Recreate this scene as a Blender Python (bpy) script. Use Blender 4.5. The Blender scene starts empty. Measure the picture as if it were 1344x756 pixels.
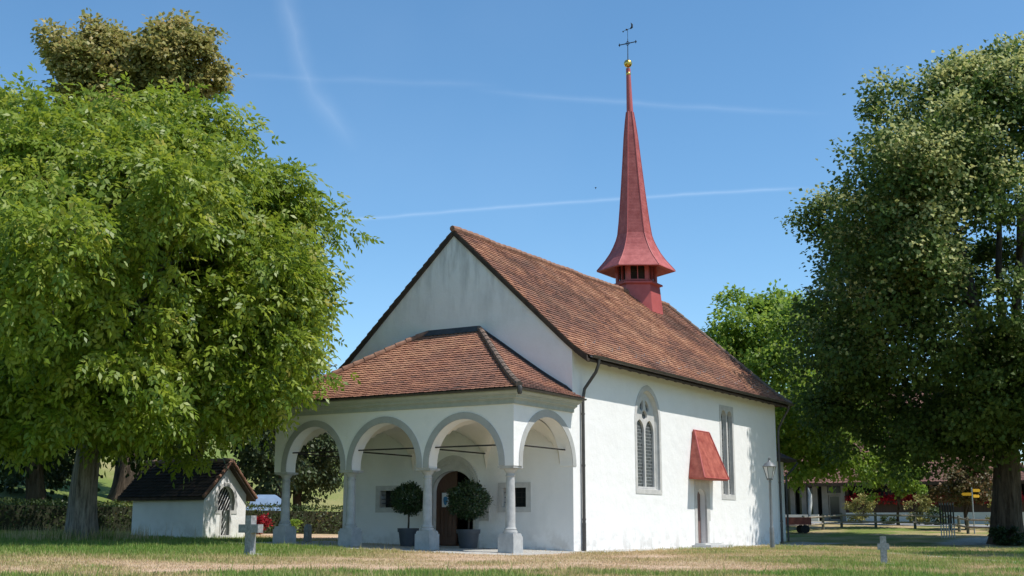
import bpy, bmesh, math, random
import numpy as np
from mathutils import Vector, Matrix
from mathutils.geometry import tessellate_polygon

# ------------------------------------------------------------------ scene, camera, sky, sun
S = bpy.context.scene
COL = S.collection
R = math.radians
PI = math.pi
rnd = random.Random(7)

cam_d = bpy.data.cameras.new('camera')
cam = bpy.data.objects.new('camera', cam_d)
COL.objects.link(cam)
cam.location = (-34.217, -18.542, 0.744)
cam.rotation_euler = (R(90 + 10.768), 0, R(31.218 - 90))
cam_d.sensor_width = 36
cam_d.lens = 44.05
cam_d.clip_start = 0.1
cam_d.clip_end = 6000
S.camera = cam

SUN_EL = R(59)
SUN_H = Vector((0.20, -0.98)).normalized()          # towards the sun, on the ground
SUN_DIR = Vector((SUN_H.x * math.cos(SUN_EL), SUN_H.y * math.cos(SUN_EL), math.sin(SUN_EL)))
world = bpy.data.worlds.new('World')
S.world = world
world.use_nodes = True
wn, wl = world.node_tree.nodes, world.node_tree.links
wn.clear()
w_out = wn.new('ShaderNodeOutputWorld')
w_bg = wn.new('ShaderNodeBackground')
w_bg.inputs['Strength'].default_value = 0.147
sky = wn.new('ShaderNodeTexSky')
sky.sky_type = 'NISHITA'
sky.sun_disc = False
sky.sun_elevation = SUN_EL
sky.sun_rotation = math.atan2(SUN_H.x, SUN_H.y)
sky.altitude = 900
sky.air_density = 1.0
sky.dust_density = 0.3
sky.ozone_density = 3.5
wl.new(w_bg.outputs[0], w_out.inputs[0])

def wmath(op, a, b=None, c=None, clamp=False):
    n = wn.new('ShaderNodeMath'); n.operation = op; n.use_clamp = clamp
    for i, v in enumerate((a, b, c)):
        if v is None: continue
        if isinstance(v, (int, float)): n.inputs[i].default_value = v
        else: wl.new(v, n.inputs[i])
    return n.outputs[0]

w_tc = wn.new('ShaderNodeTexCoord')
def wdot(v):
    n = wn.new('ShaderNodeVectorMath'); n.operation = 'DOT_PRODUCT'
    wl.new(w_tc.outputs['Generated'], n.inputs[0]); n.inputs[1].default_value = v
    return n.outputs['Value']
w_noise = wn.new('ShaderNodeTexNoise'); w_noise.inputs['Scale'].default_value = 26; w_noise.inputs['Detail'].default_value = 6
wl.new(w_tc.outputs['Generated'], w_noise.inputs['Vector'])
w_noise2 = wn.new('ShaderNodeTexNoise'); w_noise2.inputs['Scale'].default_value = 5; w_noise2.inputs['Detail'].default_value = 5
wl.new(w_tc.outputs['Generated'], w_noise2.inputs['Vector'])
def contrail(d1, d2, width, strength, bend=0.0, lo=None, hi=None, soft=0.03):
    """a vapour trail along the arc between two directions of the sky"""
    a, b = Vector(d1).normalized(), Vector(d2).normalized()
    nrm = a.cross(b).normalized(); ax = (b - a).normalized(); mid = (a + b).normalized()
    along = wdot(ax)
    dist = wdot(nrm)
    off = wmath('MULTIPLY', wmath('POWER', wmath('SUBTRACT', along, mid.dot(ax)), 2.0), bend)
    dist = wmath('ADD', wmath('ADD', dist, off), wmath('MULTIPLY', wmath('SUBTRACT', w_noise.outputs[0], .5), width * .9))
    core = wmath('SUBTRACT', 1.0, wmath('DIVIDE', wmath('ABSOLUTE', dist), width), clamp=True)
    core = wmath('MULTIPLY', core, wmath('MULTIPLY', core, strength))
    s0, s1 = a.dot(ax), b.dot(ax)
    f0 = wmath('DIVIDE', wmath('SUBTRACT', along, s0), soft, clamp=True)
    f1 = wmath('DIVIDE', wmath('SUBTRACT', s1, along), soft, clamp=True)
    core = wmath('MULTIPLY', core, wmath('MULTIPLY', f0, f1))
    return wmath('MULTIPLY', core, wmath('ADD', w_noise.outputs[0], .35))
trails = [
    contrail((.665, .625, .425), (.745, .61, .285), .016, .065, bend=2.2, soft=.04),
    contrail((.735, .63, .235), (.925, .285, .26), .0028, .10, bend=-.05),
    contrail((.785, .515, .335), (.912, .265, .308), .0045, .05, bend=.1, soft=.06),
    contrail((.66, .67, .34), (.80, .49, .34), .005, .03, soft=.05),
]
tot = trails[0]
for t_ in trails[1:]:
    tot = wmath('ADD', tot, t_)
veil = wmath('MULTIPLY', wmath('SUBTRACT', w_noise2.outputs[0], .45, clamp=True), .05)
tot = wmath('ADD', tot, veil, clamp=True)
w_mix = wn.new('ShaderNodeMixRGB'); w_mix.inputs['Color2'].default_value = (8.6, 9.2, 9.8, 1)
wl.new(tot, w_mix.inputs['Fac']); w_hs = wn.new('ShaderNodeHueSaturation'); w_hs.inputs['Saturation'].default_value = 1.13; w_hs.inputs['Value'].default_value = 1.0; w_hs.inputs['Hue'].default_value = .492
wl.new(sky.outputs[0], w_hs.inputs['Color']); wl.new(w_hs.outputs[0], w_mix.inputs['Color1'])
wl.new(w_mix.outputs[0], w_bg.inputs['Color'])

sun_d = bpy.data.lights.new('sun', 'SUN')
sun_d.energy = 4.3
sun_d.angle = R(0.53)
sun_d.color = (1.0, .955, .88)
sun = bpy.data.objects.new('sun', sun_d)
COL.objects.link(sun)
sun.location = (0, -40, 60)
sun.rotation_euler = (-SUN_DIR).to_track_quat('-Z', 'Y').to_euler()

S.view_settings.view_transform = 'Standard'
S.view_settings.look = 'None'
S.view_settings.gamma = 1
S.view_settings.exposure = 0.26
S.view_settings.use_curve_mapping = False
S.cycles.max_bounces = 12
S.cycles.diffuse_bounces = 8

# ------------------------------------------------------------------ materials
def nodes_of(m):
    m.use_nodes = True
    nt = m.node_tree
    return nt.nodes, nt.links, nt.nodes['Principled BSDF']

def add_noise(n, l, scale, detail=5, stretch=(1, 1, 1), rough=.6):
    tc = n.new('ShaderNodeTexCoord'); mp = n.new('ShaderNodeMapping')
    mp.inputs['Scale'].default_value = stretch
    l.new(tc.outputs['Object'], mp.inputs['Vector'])
    t = n.new('ShaderNodeTexNoise'); t.inputs['Scale'].default_value = scale
    t.inputs['Detail'].default_value = detail; t.inputs['Roughness'].default_value = rough
    l.new(mp.outputs[0], t.inputs['Vector'])
    return t

def ramp(n, l, fac, stops):
    r = n.new('ShaderNodeValToRGB')
    while len(r.color_ramp.elements) < len(stops): r.color_ramp.elements.new(.5)
    for e, (p, c) in zip(r.color_ramp.elements, stops):
        e.position = p; e.color = (*c, 1)
    l.new(fac, r.inputs[0])
    return r.outputs[0]

def mat(name, c1, c2=None, scale=6, rough=.8, metal=0, bump=0, bscale=30, stretch=(1, 1, 1), spec=.5, lo=.35, hi=.65):
    m = bpy.data.materials.new(name)
    n, l, b = nodes_of(m)
    b.inputs['Roughness'].default_value = rough
    b.inputs['Metallic'].default_value = metal
    b.inputs['Specular IOR Level'].default_value = spec
    b.inputs['Base Color'].default_value = (*c1, 1)
    if c2:
        t = add_noise(n, l, scale, 6, stretch)
        l.new(ramp(n, l, t.outputs[0], [(lo, c1), (hi, c2)]), b.inputs['Base Color'])
    if bump:
        t2 = add_noise(n, l, bscale, 6, stretch)
        bp = n.new('ShaderNodeBump'); bp.inputs['Strength'].default_value = bump; bp.inputs['Distance'].default_value = .02
        l.new(t2.outputs[0], bp.inputs['Height']); l.new(bp.outputs[0], b.inputs['Normal'])
    return m

def plaster_mat():
    """lime-washed wall: faint mottling, damp grey streaks under the gable top, grimy foot"""
    m = bpy.data.materials.new('lime_wash')
    n, l, b = nodes_of(m)
    b.inputs['Roughness'].default_value = .92; b.inputs['Specular IOR Level'].default_value = .15
    t = add_noise(n, l, 1.3, 7)
    base = ramp(n, l, t.outputs[0], [(.3, (.785, .78, .768)), (.7, (.825, .82, .808))])
    streak = add_noise(n, l, 1.0, 7, (1.0, 2.6, .55))
    geo = n.new('ShaderNodeTexCoord'); sep = n.new('ShaderNodeSeparateXYZ'); l.new(geo.outputs['Object'], sep.inputs[0])
    def mr(v, a, b_, c=0, d=1):
        k = n.new('ShaderNodeMapRange'); k.inputs[1].default_value = a; k.inputs[2].default_value = b_
        k.inputs[3].default_value = c; k.inputs[4].default_value = d; l.new(v, k.inputs[0]); return k.outputs[0]
    def mul(a, b_):
        k = n.new('ShaderNodeMath'); k.operation = 'MULTIPLY'
        for i, v in enumerate((a, b_)):
            if isinstance(v, float): k.inputs[i].default_value = v
            else: l.new(v, k.inputs[i])
        return k.outputs[0]
    up = mr(sep.outputs['Z'], 7.0, 9.9)
    west = mr(sep.outputs['X'], .25, -.02)
    st = mr(streak.outputs[0], .44, .66)
    f = mul(mul(up, st), mul(west, .62))
    mx = n.new('ShaderNodeMixRGB'); mx.inputs[2].default_value = (.20, .205, .20, 1)
    l.new(f, mx.inputs[0]); l.new(base, mx.inputs[1])
    blot = add_noise(n, l, .55, 6, (1, 1, .8)); bl = mul(mul(mr(blot.outputs[0], .50, .72), west), .30)
    mx3 = n.new('ShaderNodeMixRGB'); mx3.inputs[2].default_value = (.42, .43, .42, 1)
    l.new(bl, mx3.inputs[0]); l.new(mx.outputs[0], mx3.inputs[1])
    foot = add_noise(n, l, 2.4, 6)
    fz = mul(mul(mr(sep.outputs['Z'], .75, .05), mr(foot.outputs[0], .45, .60)), .50)
    mx2 = n.new('ShaderNodeMixRGB'); mx2.inputs[2].default_value = (.40, .37, .33, 1)
    l.new(fz, mx2.inputs[0]); l.new(mx3.outputs[0], mx2.inputs[1])
    l.new(mx2.outputs[0], b.inputs['Base Color'])
    b1 = add_noise(n, l, 2.2, 8); b2 = add_noise(n, l, 26, 5)
    ad = n.new('ShaderNodeMath'); ad.operation = 'MULTIPLY_ADD'; ad.inputs[1].default_value = .22
    l.new(b2.outputs[0], ad.inputs[0]); l.new(b1.outputs[0], ad.inputs[2])
    bp = n.new('ShaderNodeBump'); bp.inputs['Strength'].default_value = .55; bp.inputs['Distance'].default_value = .05
    l.new(ad.outputs[0], bp.inputs['Height']); l.new(bp.outputs[0], b.inputs['Normal'])
    return m

def tile_mat(name, stops, lichen=(.30, .26, .20), lam=.45):
    """clay tiles: each tile its own firing colour (attribute), weathered in large soft patches"""
    m = bpy.data.materials.new(name)
    n, l, b = nodes_of(m)
    b.inputs['Roughness'].default_value = .88; b.inputs['Specular IOR Level'].default_value = .2
    at = n.new('ShaderNodeAttribute'); at.attribute_name = 'tint'
    c = ramp(n, l, at.outputs['Fac'], stops)
    t = add_noise(n, l, .8, 7)
    w = n.new('ShaderNodeMapRange'); w.inputs[1].default_value = .45; w.inputs[2].default_value = .72; w.inputs[4].default_value = lam
    l.new(t.outputs[0], w.inputs[0])
    mx = n.new('ShaderNodeMixRGB'); mx.inputs[2].default_value = (*lichen, 1)
    l.new(w.outputs[0], mx.inputs[0]); l.new(c, mx.inputs[1])
    t2 = add_noise(n, l, 35, 4)
    mx2 = n.new('ShaderNodeMixRGB'); mx2.blend_type = 'MULTIPLY'; mx2.inputs[0].default_value = .6
    l.new(mx.outputs[0], mx2.inputs[1]); l.new(ramp(n, l, t2.outputs[0], [(.3, (.6, .6, .6)), (.65, (1, 1, 1))]), mx2.inputs[2])
    l.new(mx2.outputs[0], b.inputs['Base Color'])
    return m

def leaf_mat(name, stops, trans=.35, rough=.5, spec=.35):
    m = bpy.data.materials.new(name)
    n, l, b = nodes_of(m)
    b.inputs['Roughness'].default_value = rough; b.inputs['Specular IOR Level'].default_value = spec
    at = n.new('ShaderNodeAttribute'); at.attribute_name = 'tint'
    c = ramp(n, l, at.outputs['Fac'], stops)
    l.new(c, b.inputs['Base Color'])
    tr = n.new('ShaderNodeBsdfTranslucent')
    hs = n.new('ShaderNodeHueSaturation'); hs.inputs['Value'].default_value = 1.35; hs.inputs['Hue'].default_value = .489
    l.new(c, hs.inputs['Color']); l.new(hs.outputs[0], tr.inputs[0])
    mx = n.new('ShaderNodeMixShader'); mx.inputs[0].default_value = trans
    l.new(b.outputs[0], mx.inputs[1]); l.new(tr.outputs[0], mx.inputs[2])
    l.new(mx.outputs[0], n['Material Output'].inputs[0])
    return m

def shingle_mat(name, c1, c2, period, dark):
    m = bpy.data.materials.new(name)
    n, l, b = nodes_of(m)
    b.inputs['Roughness'].default_value = .62; b.inputs['Specular IOR Level'].default_value = .35
    t = add_noise(n, l, 3.5, 6)
    c = ramp(n, l, t.outputs[0], [(.35, c1), (.68, c2)])
    tc = n.new('ShaderNodeTexCoord'); sep = n.new('ShaderNodeSeparateXYZ'); l.new(tc.outputs['Object'], sep.inputs[0])
    mm = n.new('ShaderNodeMath'); mm.operation = 'MULTIPLY'; mm.inputs[1].default_value = 1 / period; l.new(sep.outputs['Z'], mm.inputs[0])
    fr = n.new('ShaderNodeMath'); fr.operation = 'FRACT'; l.new(mm.outputs[0], fr.inputs[0])
    sp = add_noise(n, l, 9, 5)
    l.new(c, b.inputs['Base Color'])
    wear = n.new('ShaderNodeMapRange'); wear.inputs[1].default_value = .63; wear.inputs[2].default_value = .74; wear.inputs[4].default_value = .5
    l.new(sp.outputs[0], wear.inputs[0])
    mx = n.new('ShaderNodeMixRGB'); mx.inputs[2].default_value = (*dark, 1)
    l.new(wear.outputs[0], mx.inputs[0]); l.new(c, mx.inputs[1]); l.new(mx.outputs[0], b.inputs['Base Color'])
    bp = n.new('ShaderNodeBump'); bp.inputs['Strength'].default_value = .6; bp.inputs['Distance'].default_value = .03
    l.new(fr.outputs[0], bp.inputs['Height']); l.new(bp.outputs[0], b.inputs['Normal'])
    return m

def glass_mat(name):
    """small leaded panes: dark glass between pale cames, in the plane x-z"""
    m = bpy.data.materials.new(name)
    n, l, b = nodes_of(m)
    tc = n.new('ShaderNodeTexCoord'); sep = n.new('ShaderNodeSeparateXYZ'); l.new(tc.outputs['Object'], sep.inputs[0])
    cmb = n.new('ShaderNodeCombineXYZ'); l.new(sep.outputs['X'], cmb.inputs[0]); l.new(sep.outputs['Z'], cmb.inputs[1])
    br = n.new('ShaderNodeTexBrick')
    br.inputs['Scale'].default_value = 1; br.inputs['Brick Width'].default_value = .105; br.inputs['Row Height'].default_value = .115
    br.inputs['Mortar Size'].default_value = .014; br.inputs['Mortar Smooth'].default_value = .3; br.inputs['Bias'].default_value = 0
    br.inputs['Color1'].default_value = (.020, .025, .028, 1); br.inputs['Color2'].default_value = (.06, .068, .072, 1)
    br.inputs['Mortar'].default_value = (.23, .24, .24, 1)
    l.new(cmb.outputs[0], br.inputs['Vector']); l.new(br.outputs['Color'], b.inputs['Base Color'])
    b.inputs['Roughness'].default_value = .25
    t = add_noise(n, l, 9, 3)
    bp = n.new('ShaderNodeBump'); bp.inputs['Strength'].default_value = .5; bp.inputs['Distance'].default_value = .03
    l.new(t.outputs[0], bp.inputs['Height']); l.new(bp.outputs[0], b.inputs['Normal'])
    return m

def bark_mat(name, c1, c2, sc=3.0):
    m = bpy.data.materials.new(name)
    n, l, b = nodes_of(m)
    b.inputs['Roughness'].default_value = .95; b.inputs['Specular IOR Level'].default_value = .1
    t = add_noise(n, l, sc, 8, (3.2, 3.2, .45), .7)
    l.new(ramp(n, l, t.outputs[0], [(.34, c1), (.62, c2)]), b.inputs['Base Color'])
    bp = n.new('ShaderNodeBump'); bp.inputs['Strength'].default_value = 1; bp.inputs['Distance'].default_value = .12
    l.new(t.outputs[0], bp.inputs['Height']); l.new(bp.outputs[0], b.inputs['Normal'])
    return m

M = dict(
    plaster=plaster_mat(),
    vault=mat('vault_cream', (.70, .66, .58), (.76, .72, .64), 2, .9, bump=.2, bscale=8, spec=.15),
    stone=mat('grey_sandstone', (.36, .365, .36), (.47, .475, .465), 5, .88, bump=.35, bscale=40, spec=.2),
    sand=mat('carved_stone', (.46, .455, .44), (.56, .55, .53), 4, .9, bump=.25, bscale=30, spec=.2),
    trim=mat('grey_green_paint', (.33, .365, .345), (.39, .42, .40), 4, .75, bump=.1, bscale=20, spec=.3),
    band=mat('grey_band_paint', (.36, .365, .355), (.42, .425, .41), 3, .85, spec=.2),
    tile=tile_mat('old_clay_tiles', [(0, (.11, .066, .052)), (.35, (.235, .115, .084)), (.7, (.375, .175, .105)), (1, (.52, .28, .17))], (.255, .165, .118), .5),
    tile_porch=tile_mat('porch_clay_tiles', [(0, (.14, .09, .075)), (.35, (.26, .128, .094)), (.7, (.365, .17, .112)), (1, (.48, .25, .155))], (.27, .165, .125), .42),
    tile_dark=tile_mat('mossy_shade_tiles', [(0, (.024, .020, .018)), (.7, (.048, .036, .030)), (1, (.12, .075, .055))], (.035, .036, .026), .5),  # shrine roof: moss and soot, base also darkened for the walnut's shade
    tile_far=tile_mat('far_tiles', [(0, (.16, .085, .07)), (1, (.30, .15, .115))], (.22, .14, .11), .4),
    ridge=mat('ridge_clay', (.20, .105, .075), (.34, .19, .13), 5, .9, spec=.2),
    ridge_grey=mat('hip_clay_grey', (.13, .105, .09), (.24, .16, .12), 6, .9, spec=.2),
    red=shingle_mat('red_painted_shingle', (.37, .085, .08), (.52, .145, .135), .145, (.26, .075, .06)),
    red_sheet=mat('red_painted_sheet', (.41, .088, .084), (.47, .11, .104), 3, .5, spec=.4),
    canopy=shingle_mat('red_hood_shingle', (.28, .058, .046), (.50, .15, .11), .20, (.12, .05, .04)),
    copper=mat('dark_gutter', (.055, .052, .05), (.085, .078, .072), 4, .5, metal=.35),
    flash=mat('lead_flashing', (.035, .038, .042), (.06, .065, .07), 4, .55, metal=.3),
    iron=mat('black_iron', (.018, .018, .02), (.035, .032, .03), 9, .6, metal=.4),
    lampm=mat('grey_painted_iron', (.13, .14, .145), (.18, .19, .195), 5, .5, metal=.2),
    gold=mat('gilt', (.72, .46, .10), (.80, .55, .16), 8, .28, metal=1),
    wood_dark=mat('dark_timber', (.035, .025, .018), (.07, .048, .034), 4, .85, stretch=(1, 1, .3)),
    door=mat('brown_oak', (.075, .034, .02), (.12, .058, .036), 5, .6, stretch=(6, 6, .5), bump=.3, bscale=6),
    door_side=mat('brown_painted_door', (.17, .105, .095), (.21, .135, .12), 4, .6, stretch=(5, 5, .5)),
    glass=glass_mat('leaded_glass'),
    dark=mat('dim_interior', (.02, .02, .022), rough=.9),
    pane=mat('dark_pane', (.03, .034, .038), rough=.08),
    milk=mat('lamp_glass', (.52, .54, .54), rough=.15),
    pot=mat('slate_pot', (.045, .052, .065), (.06, .068, .08), 6, .6),
    white=mat('white_paint', (.78, .78, .77), rough=.6),
    paper=mat('poster_paper', (.72, .74, .74), rough=.5),
    blue=mat('poster_blue', (.05, .22, .42), rough=.5),
    tarp=mat('blue_tarpaulin', (.16, .25, .40), (.20, .30, .46), 3, .5, bump=.2, bscale=5),
    tarp_dark=mat('grey_tarpaulin', (.07, .09, .12), rough=.6),
    concrete=mat('pale_concrete', (.44, .44, .43), (.54, .54, .52), 5, .9, bump=.2),
    cross=mat('weathered_granite', (.20, .20, .198), (.34, .335, .325), 14, .9, bump=.35, bscale=60, spec=.2),
    fence=mat('grey_fence_wood', (.24, .20, .165), (.36, .32, .27), 6, .9, stretch=(1, 1, 1)),
    postg=mat('green_grey_post', (.10, .11, .085), (.16, .16, .13), 6, .9),
    yellow=mat('sign_yellow', (.75, .42, .01), rough=.45),
    steel=mat('galvanised_steel', (.36, .38, .39), (.46, .48, .49), 6, .45, metal=.6),
    cart=mat('rusty_red_paint', (.22, .05, .035), (.30, .085, .055), 5, .7),
    rubber=mat('rubber', (.02, .02, .02), rough=.9),
    brownwall=mat('brown_cladding', (.045, .028, .022), (.075, .045, .034), 2, .8, stretch=(6, 6, .4)),
    greywall=mat('grey_render', (.20, .195, .19), (.26, .25, .245), 2, .9),
    whitewall=mat('white_render', (.62, .64, .66), (.70, .72, .73), 1, .9),
    flower=leaf_mat('geranium_petals', [(0, (.08, .10, .03)), (.3, (.22, .012, .02)), (1, (.55, .02, .03))], .25),
    bark=bark_mat('walnut_bark', (.09, .078, .066), (.38, .345, .30)),
    bark_dark=bark_mat('linden_bark', (.035, .027, .021), (.13, .105, .08), 2.4),
    walnut=leaf_mat('walnut_leaves', [(0, (.080, .155, .014)), (.5, (.205, .283, .026)), (.85, (.32, .365, .048)), (1, (.44, .41, .09))], .44, .44, .4),
    linden=leaf_mat('linden_leaves', [(0, (.040, .076, .015)), (.55, (.092, .148, .028)), (.72, (.145, .20, .044)), (.80, (.34, .37, .12)), (1, (.52, .52, .22))], .36, .55, .25),
    brownlinden=leaf_mat('ripe_linden_leaves', [(0, (.16, .19, .04)), (.5, (.31, .29, .085)), (1, (.50, .39, .16))], .40),
    maple=leaf_mat('maple_leaves', [(0, (.085, .175, .02)), (.6, (.21, .32, .042)), (1, (.34, .40, .08))], .5),
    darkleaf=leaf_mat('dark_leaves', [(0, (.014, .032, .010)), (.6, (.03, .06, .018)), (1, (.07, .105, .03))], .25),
    birch=leaf_mat('grey_green_leaves', [(0, (.03, .055, .022)), (.6, (.07, .105, .04)), (1, (.14, .17, .075))], .3),
    hedge=leaf_mat('hedge_leaves', [(0, (.022, .045, .010)), (.6, (.05, .085, .018)), (.9, (.11, .13, .03)), (1, (.17, .115, .04))], .25),
    laurel=leaf_mat('laurel_leaves', [(0, (.012, .030, .010)), (.6, (.03, .065, .02)), (1, (.06, .105, .03))], .15, .35, .5),
    yellowbush=leaf_mat('golden_leaves', [(0, (.12, .14, .03)), (.5, (.28, .27, .07)), (1, (.45, .40, .16))], .3),
    redbush=leaf_mat('coppery_leaves', [(0, (.05, .075, .02)), (.5, (.12, .10, .04)), (1, (.30, .14, .08))], .3),
    grass=leaf_mat('grass_blades', [(0, (.12, .25, .04)), (.3, (.235, .29, .07)), (.6, (.45, .37, .18)), (1, (.62, .465, .31))], .38, .6, .25),
)

# ------------------------------------------------------------------ helpers
def arr(v): return np.asarray(v, float)

class MB:
    """collects shapes, then links them as ONE mesh object"""
    def __init__(s): s.v, s.f, s.m, s.t = [], [], [], []
    def face(s, idx, m=0, t=.5): s.f.append(tuple(idx)); s.m.append(m); s.t.append(t)
    def add(s, vs, fs, m=0, t=.5):
        o = len(s.v); s.v += [tuple(p) for p in vs]
        for f in fs: s.face([o + i for i in f], m, t)
    def box(s, a, b, m=0, rot=0, at=None):
        (x0, y0, z0), (x1, y1, z1) = a, b
        vs = [(x0, y0, z0), (x1, y0, z0), (x1, y1, z0), (x0, y1, z0), (x0, y0, z1), (x1, y0, z1), (x1, y1, z1), (x0, y1, z1)]
        if rot or at:
            c, n = math.cos(rot), math.sin(rot); ax, ay, az = at or (0, 0, 0)
            vs = [(ax + c * x - n * y, ay + n * x + c * y, az + z) for x, y, z in vs]
        s.add(vs, [(0, 3, 2, 1), (4, 5, 6, 7), (0, 1, 5, 4), (1, 2, 6, 5), (2, 3, 7, 6), (3, 0, 4, 7)], m)
    def lathe(s, prof, c=(0, 0, 0), n=20, m=0, rot=0, cap=True, lean=(0, 0)):
        """prof: (radius, z) from bottom to top round the vertical through c"""
        o = len(s.v); z0 = prof[0][1]
        for r, z in prof:
            for k in range(n):
                a = rot + 2 * PI * k / n
                s.v.append((c[0] + r * math.cos(a) + lean[0] * (z - z0), c[1] + r * math.sin(a) + lean[1] * (z - z0), c[2] + z))
        for i in range(len(prof) - 1):
            for k in range(n):
                k2 = (k + 1) % n
                s.face((o + i * n + k, o + i * n + k2, o + (i + 1) * n + k2, o + (i + 1) * n + k), m)
        if cap:
            s.face([o + k for k in range(n)][::-1], m)
            s.face([o + (len(prof) - 1) * n + k for k in range(n)], m)
    def tube(s, pts, rad, n=8, m=0, cap=True):
        pts = [Vector(p) for p in pts]
        if isinstance(rad, (int, float)): rad = [rad] * len(pts)
        o = len(s.v); up = None
        for i, p in enumerate(pts):
            d = (pts[min(i + 1, len(pts) - 1)] - pts[max(i - 1, 0)])
            if d.length < 1e-6: d = Vector((0, 0, 1))
            d.normalize()
            if up is None: up = Vector((0, 0, 1)) if abs(d.z) < .9 else Vector((1, 0, 0))
            a = d.cross(up).normalized(); b = a.cross(d).normalized(); up = b
            for k in range(n):
                t = 2 * PI * k / n
                s.v.append(tuple(p + (a * math.cos(t) + b * math.sin(t)) * rad[i]))
        for i in range(len(pts) - 1):
            for k in range(n):
                k2 = (k + 1) % n
                s.face((o + i * n + k, o + i * n + k2, o + (i + 1) * n + k2, o + (i + 1) * n + k), m)
        if cap:
            s.face([o + k for k in range(n)][::-1], m); s.face([o + (len(pts) - 1) * n + k for k in range(n)], m)
    def plate(s, outer, holes, to3, d0, d1, m=0, sides=True, mb=None):
        """a flat slab in a plane: outline and holes are 2-D loops; to3(u, v, d) places a point at depth d"""
        loops = [outer] + list(holes)
        flat = [p for lp in loops for p in lp]
        tris = tessellate_polygon([[Vector((p[0], p[1], 0)) for p in lp] for lp in loops])
        o = len(s.v); N = len(flat)
        s.v += [tuple(to3(u, v, d0)) for u, v in flat] + [tuple(to3(u, v, d1)) for u, v in flat]
        for a, b, c in tris:
            s.face((o + a, o + b, o + c), m); s.face((o + N + c, o + N + b, o + N + a), m if mb is None else mb)
        if sides:
            k = 0
            for lp in loops:
                n = len(lp)
                for i in range(n):
                    j = (i + 1) % n
                    s.face((o + k + i, o + k + j, o + N + k + j, o + N + k + i), m)
                k += n
    def build(s, name, mats, parent=None, smooth=False, tint=False, recalc=True):
        me = bpy.data.meshes.new(name)
        off = parent_world(parent)
        me.from_pydata([(x - off[0], y - off[1], z - off[2]) for x, y, z in s.v], [], s.f)
        if not isinstance(mats, (list, tuple)): mats = [mats]
        for q in mats: me.materials.append(q)
        if len(mats) > 1: me.polygons.foreach_set('material_index', s.m)
        if tint:
            a = me.attributes.new('tint', 'FLOAT', 'FACE'); a.data.foreach_set('value', s.t)
        if recalc:
            bm = bmesh.new(); bm.from_mesh(me); bmesh.ops.recalc_face_normals(bm, faces=bm.faces[:]); bm.to_mesh(me); bm.free()
        if smooth:
            me.polygons.foreach_set('use_smooth', [True] * len(me.polygons))
            try: me.set_sharp_from_angle(angle=R(38))
            except Exception: pass
        me.update()
        o = bpy.data.objects.new(name, me); COL.objects.link(o)
        if parent: o.parent = parent
        return o

def parent_world(p):
    x = Vector((0, 0, 0))
    while p is not None:
        x += p.location; p = p.parent
    return x

def tag(o, label=None, cat=None, group=None, kind=None):
    if label: o['label'] = label
    if cat: o['category'] = cat
    if group: o['group'] = group
    if kind: o['kind'] = kind
    return o

def thing(name, loc, label, cat, group=None):
    o = bpy.data.objects.new(name, None); COL.objects.link(o)
    o.location = loc; o.empty_display_size = .3
    return tag(o, label, cat, group)

def np_mesh(name, V, F, mats, parent=None, tint=None):
    """V (n,3) and F (k,4 or 3) arrays straight into a mesh; tint per face"""
    me = bpy.data.meshes.new(name)
    k = F.shape[1]; off = parent_world(parent)
    V = V - np.array(off)
    me.vertices.add(len(V)); me.vertices.foreach_set('co', V.astype(np.float32).ravel())
    me.loops.add(F.size); me.loops.foreach_set('vertex_index', F.astype(np.int32).ravel())
    me.polygons.add(len(F)); me.polygons.foreach_set('loop_start', np.arange(0, F.size, k, dtype=np.int32))
    me.update(calc_edges=True)
    for q in (mats if isinstance(mats, (list, tuple)) else [mats]): me.materials.append(q)
    if tint is not None:
        a = me.attributes.new('tint', 'FLOAT', 'FACE'); a.data.foreach_set('value', tint.astype(np.float32))
    o = bpy.data.objects.new(name, me); COL.objects.link(o)
    if parent: o.parent = parent
    return o

def vnoise(x, y, seed=0):
    """smooth value noise on arrays"""
    xi, yi = np.floor(x).astype(np.int64), np.floor(y).astype(np.int64)
    fx, fy = x - xi, y - yi
    fx, fy = fx * fx * (3 - 2 * fx), fy * fy * (3 - 2 * fy)
    def hsh(a, b):
        n = (a * 374761393 + b * 668265263 + seed * 974634) & 0x7fffffff
        n = ((n ^ (n >> 13)) * 1274126177) & 0x7fffffff
        return ((n ^ (n >> 16)) & 0xffff) / 65535.0
    return (hsh(xi, yi) * (1 - fx) + hsh(xi + 1, yi) * fx) * (1 - fy) + (hsh(xi, yi + 1) * (1 - fx) + hsh(xi + 1, yi + 1) * fx) * fy
def fbm(x, y, seed=0, o=4):
    t, a, s = 0, .5, 0
    for i in range(o):
        t = t + a * vnoise(x * 2 ** i, y * 2 ** i, seed + i); s += a; a *= .5
    return t / s
def sstep(a, b, x):
    t = np.clip((x - a) / (b - a), 0, 1); return t * t * (3 - 2 * t)

# ------------------------------------------------------------------ terrain
CX, CY = -34.217, -18.542
def hgt(x, y):
    """ground height: nearly level churchyard, falling towards the road we stand on, rising behind"""
    x, y = arr(x), arr(y)
    z = .024 * np.clip(y, 0, 45) + .015 * np.clip(y, -40, 0)
    z = z + .04 * np.clip(x - 27, 0, 17.5) + .014 * np.clip(x - 44.5, 0, 60) + .17 * np.clip(y - 23, 0, 75) + .05 * np.clip(y - 98, 0, 200)
    d = (x - CX) * .8553 + (y - CY) * .5183
    z = z - 1.05 * sstep(20, -2, d)
    return z
def hz(x, y): return float(hgt(x, y))

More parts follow.
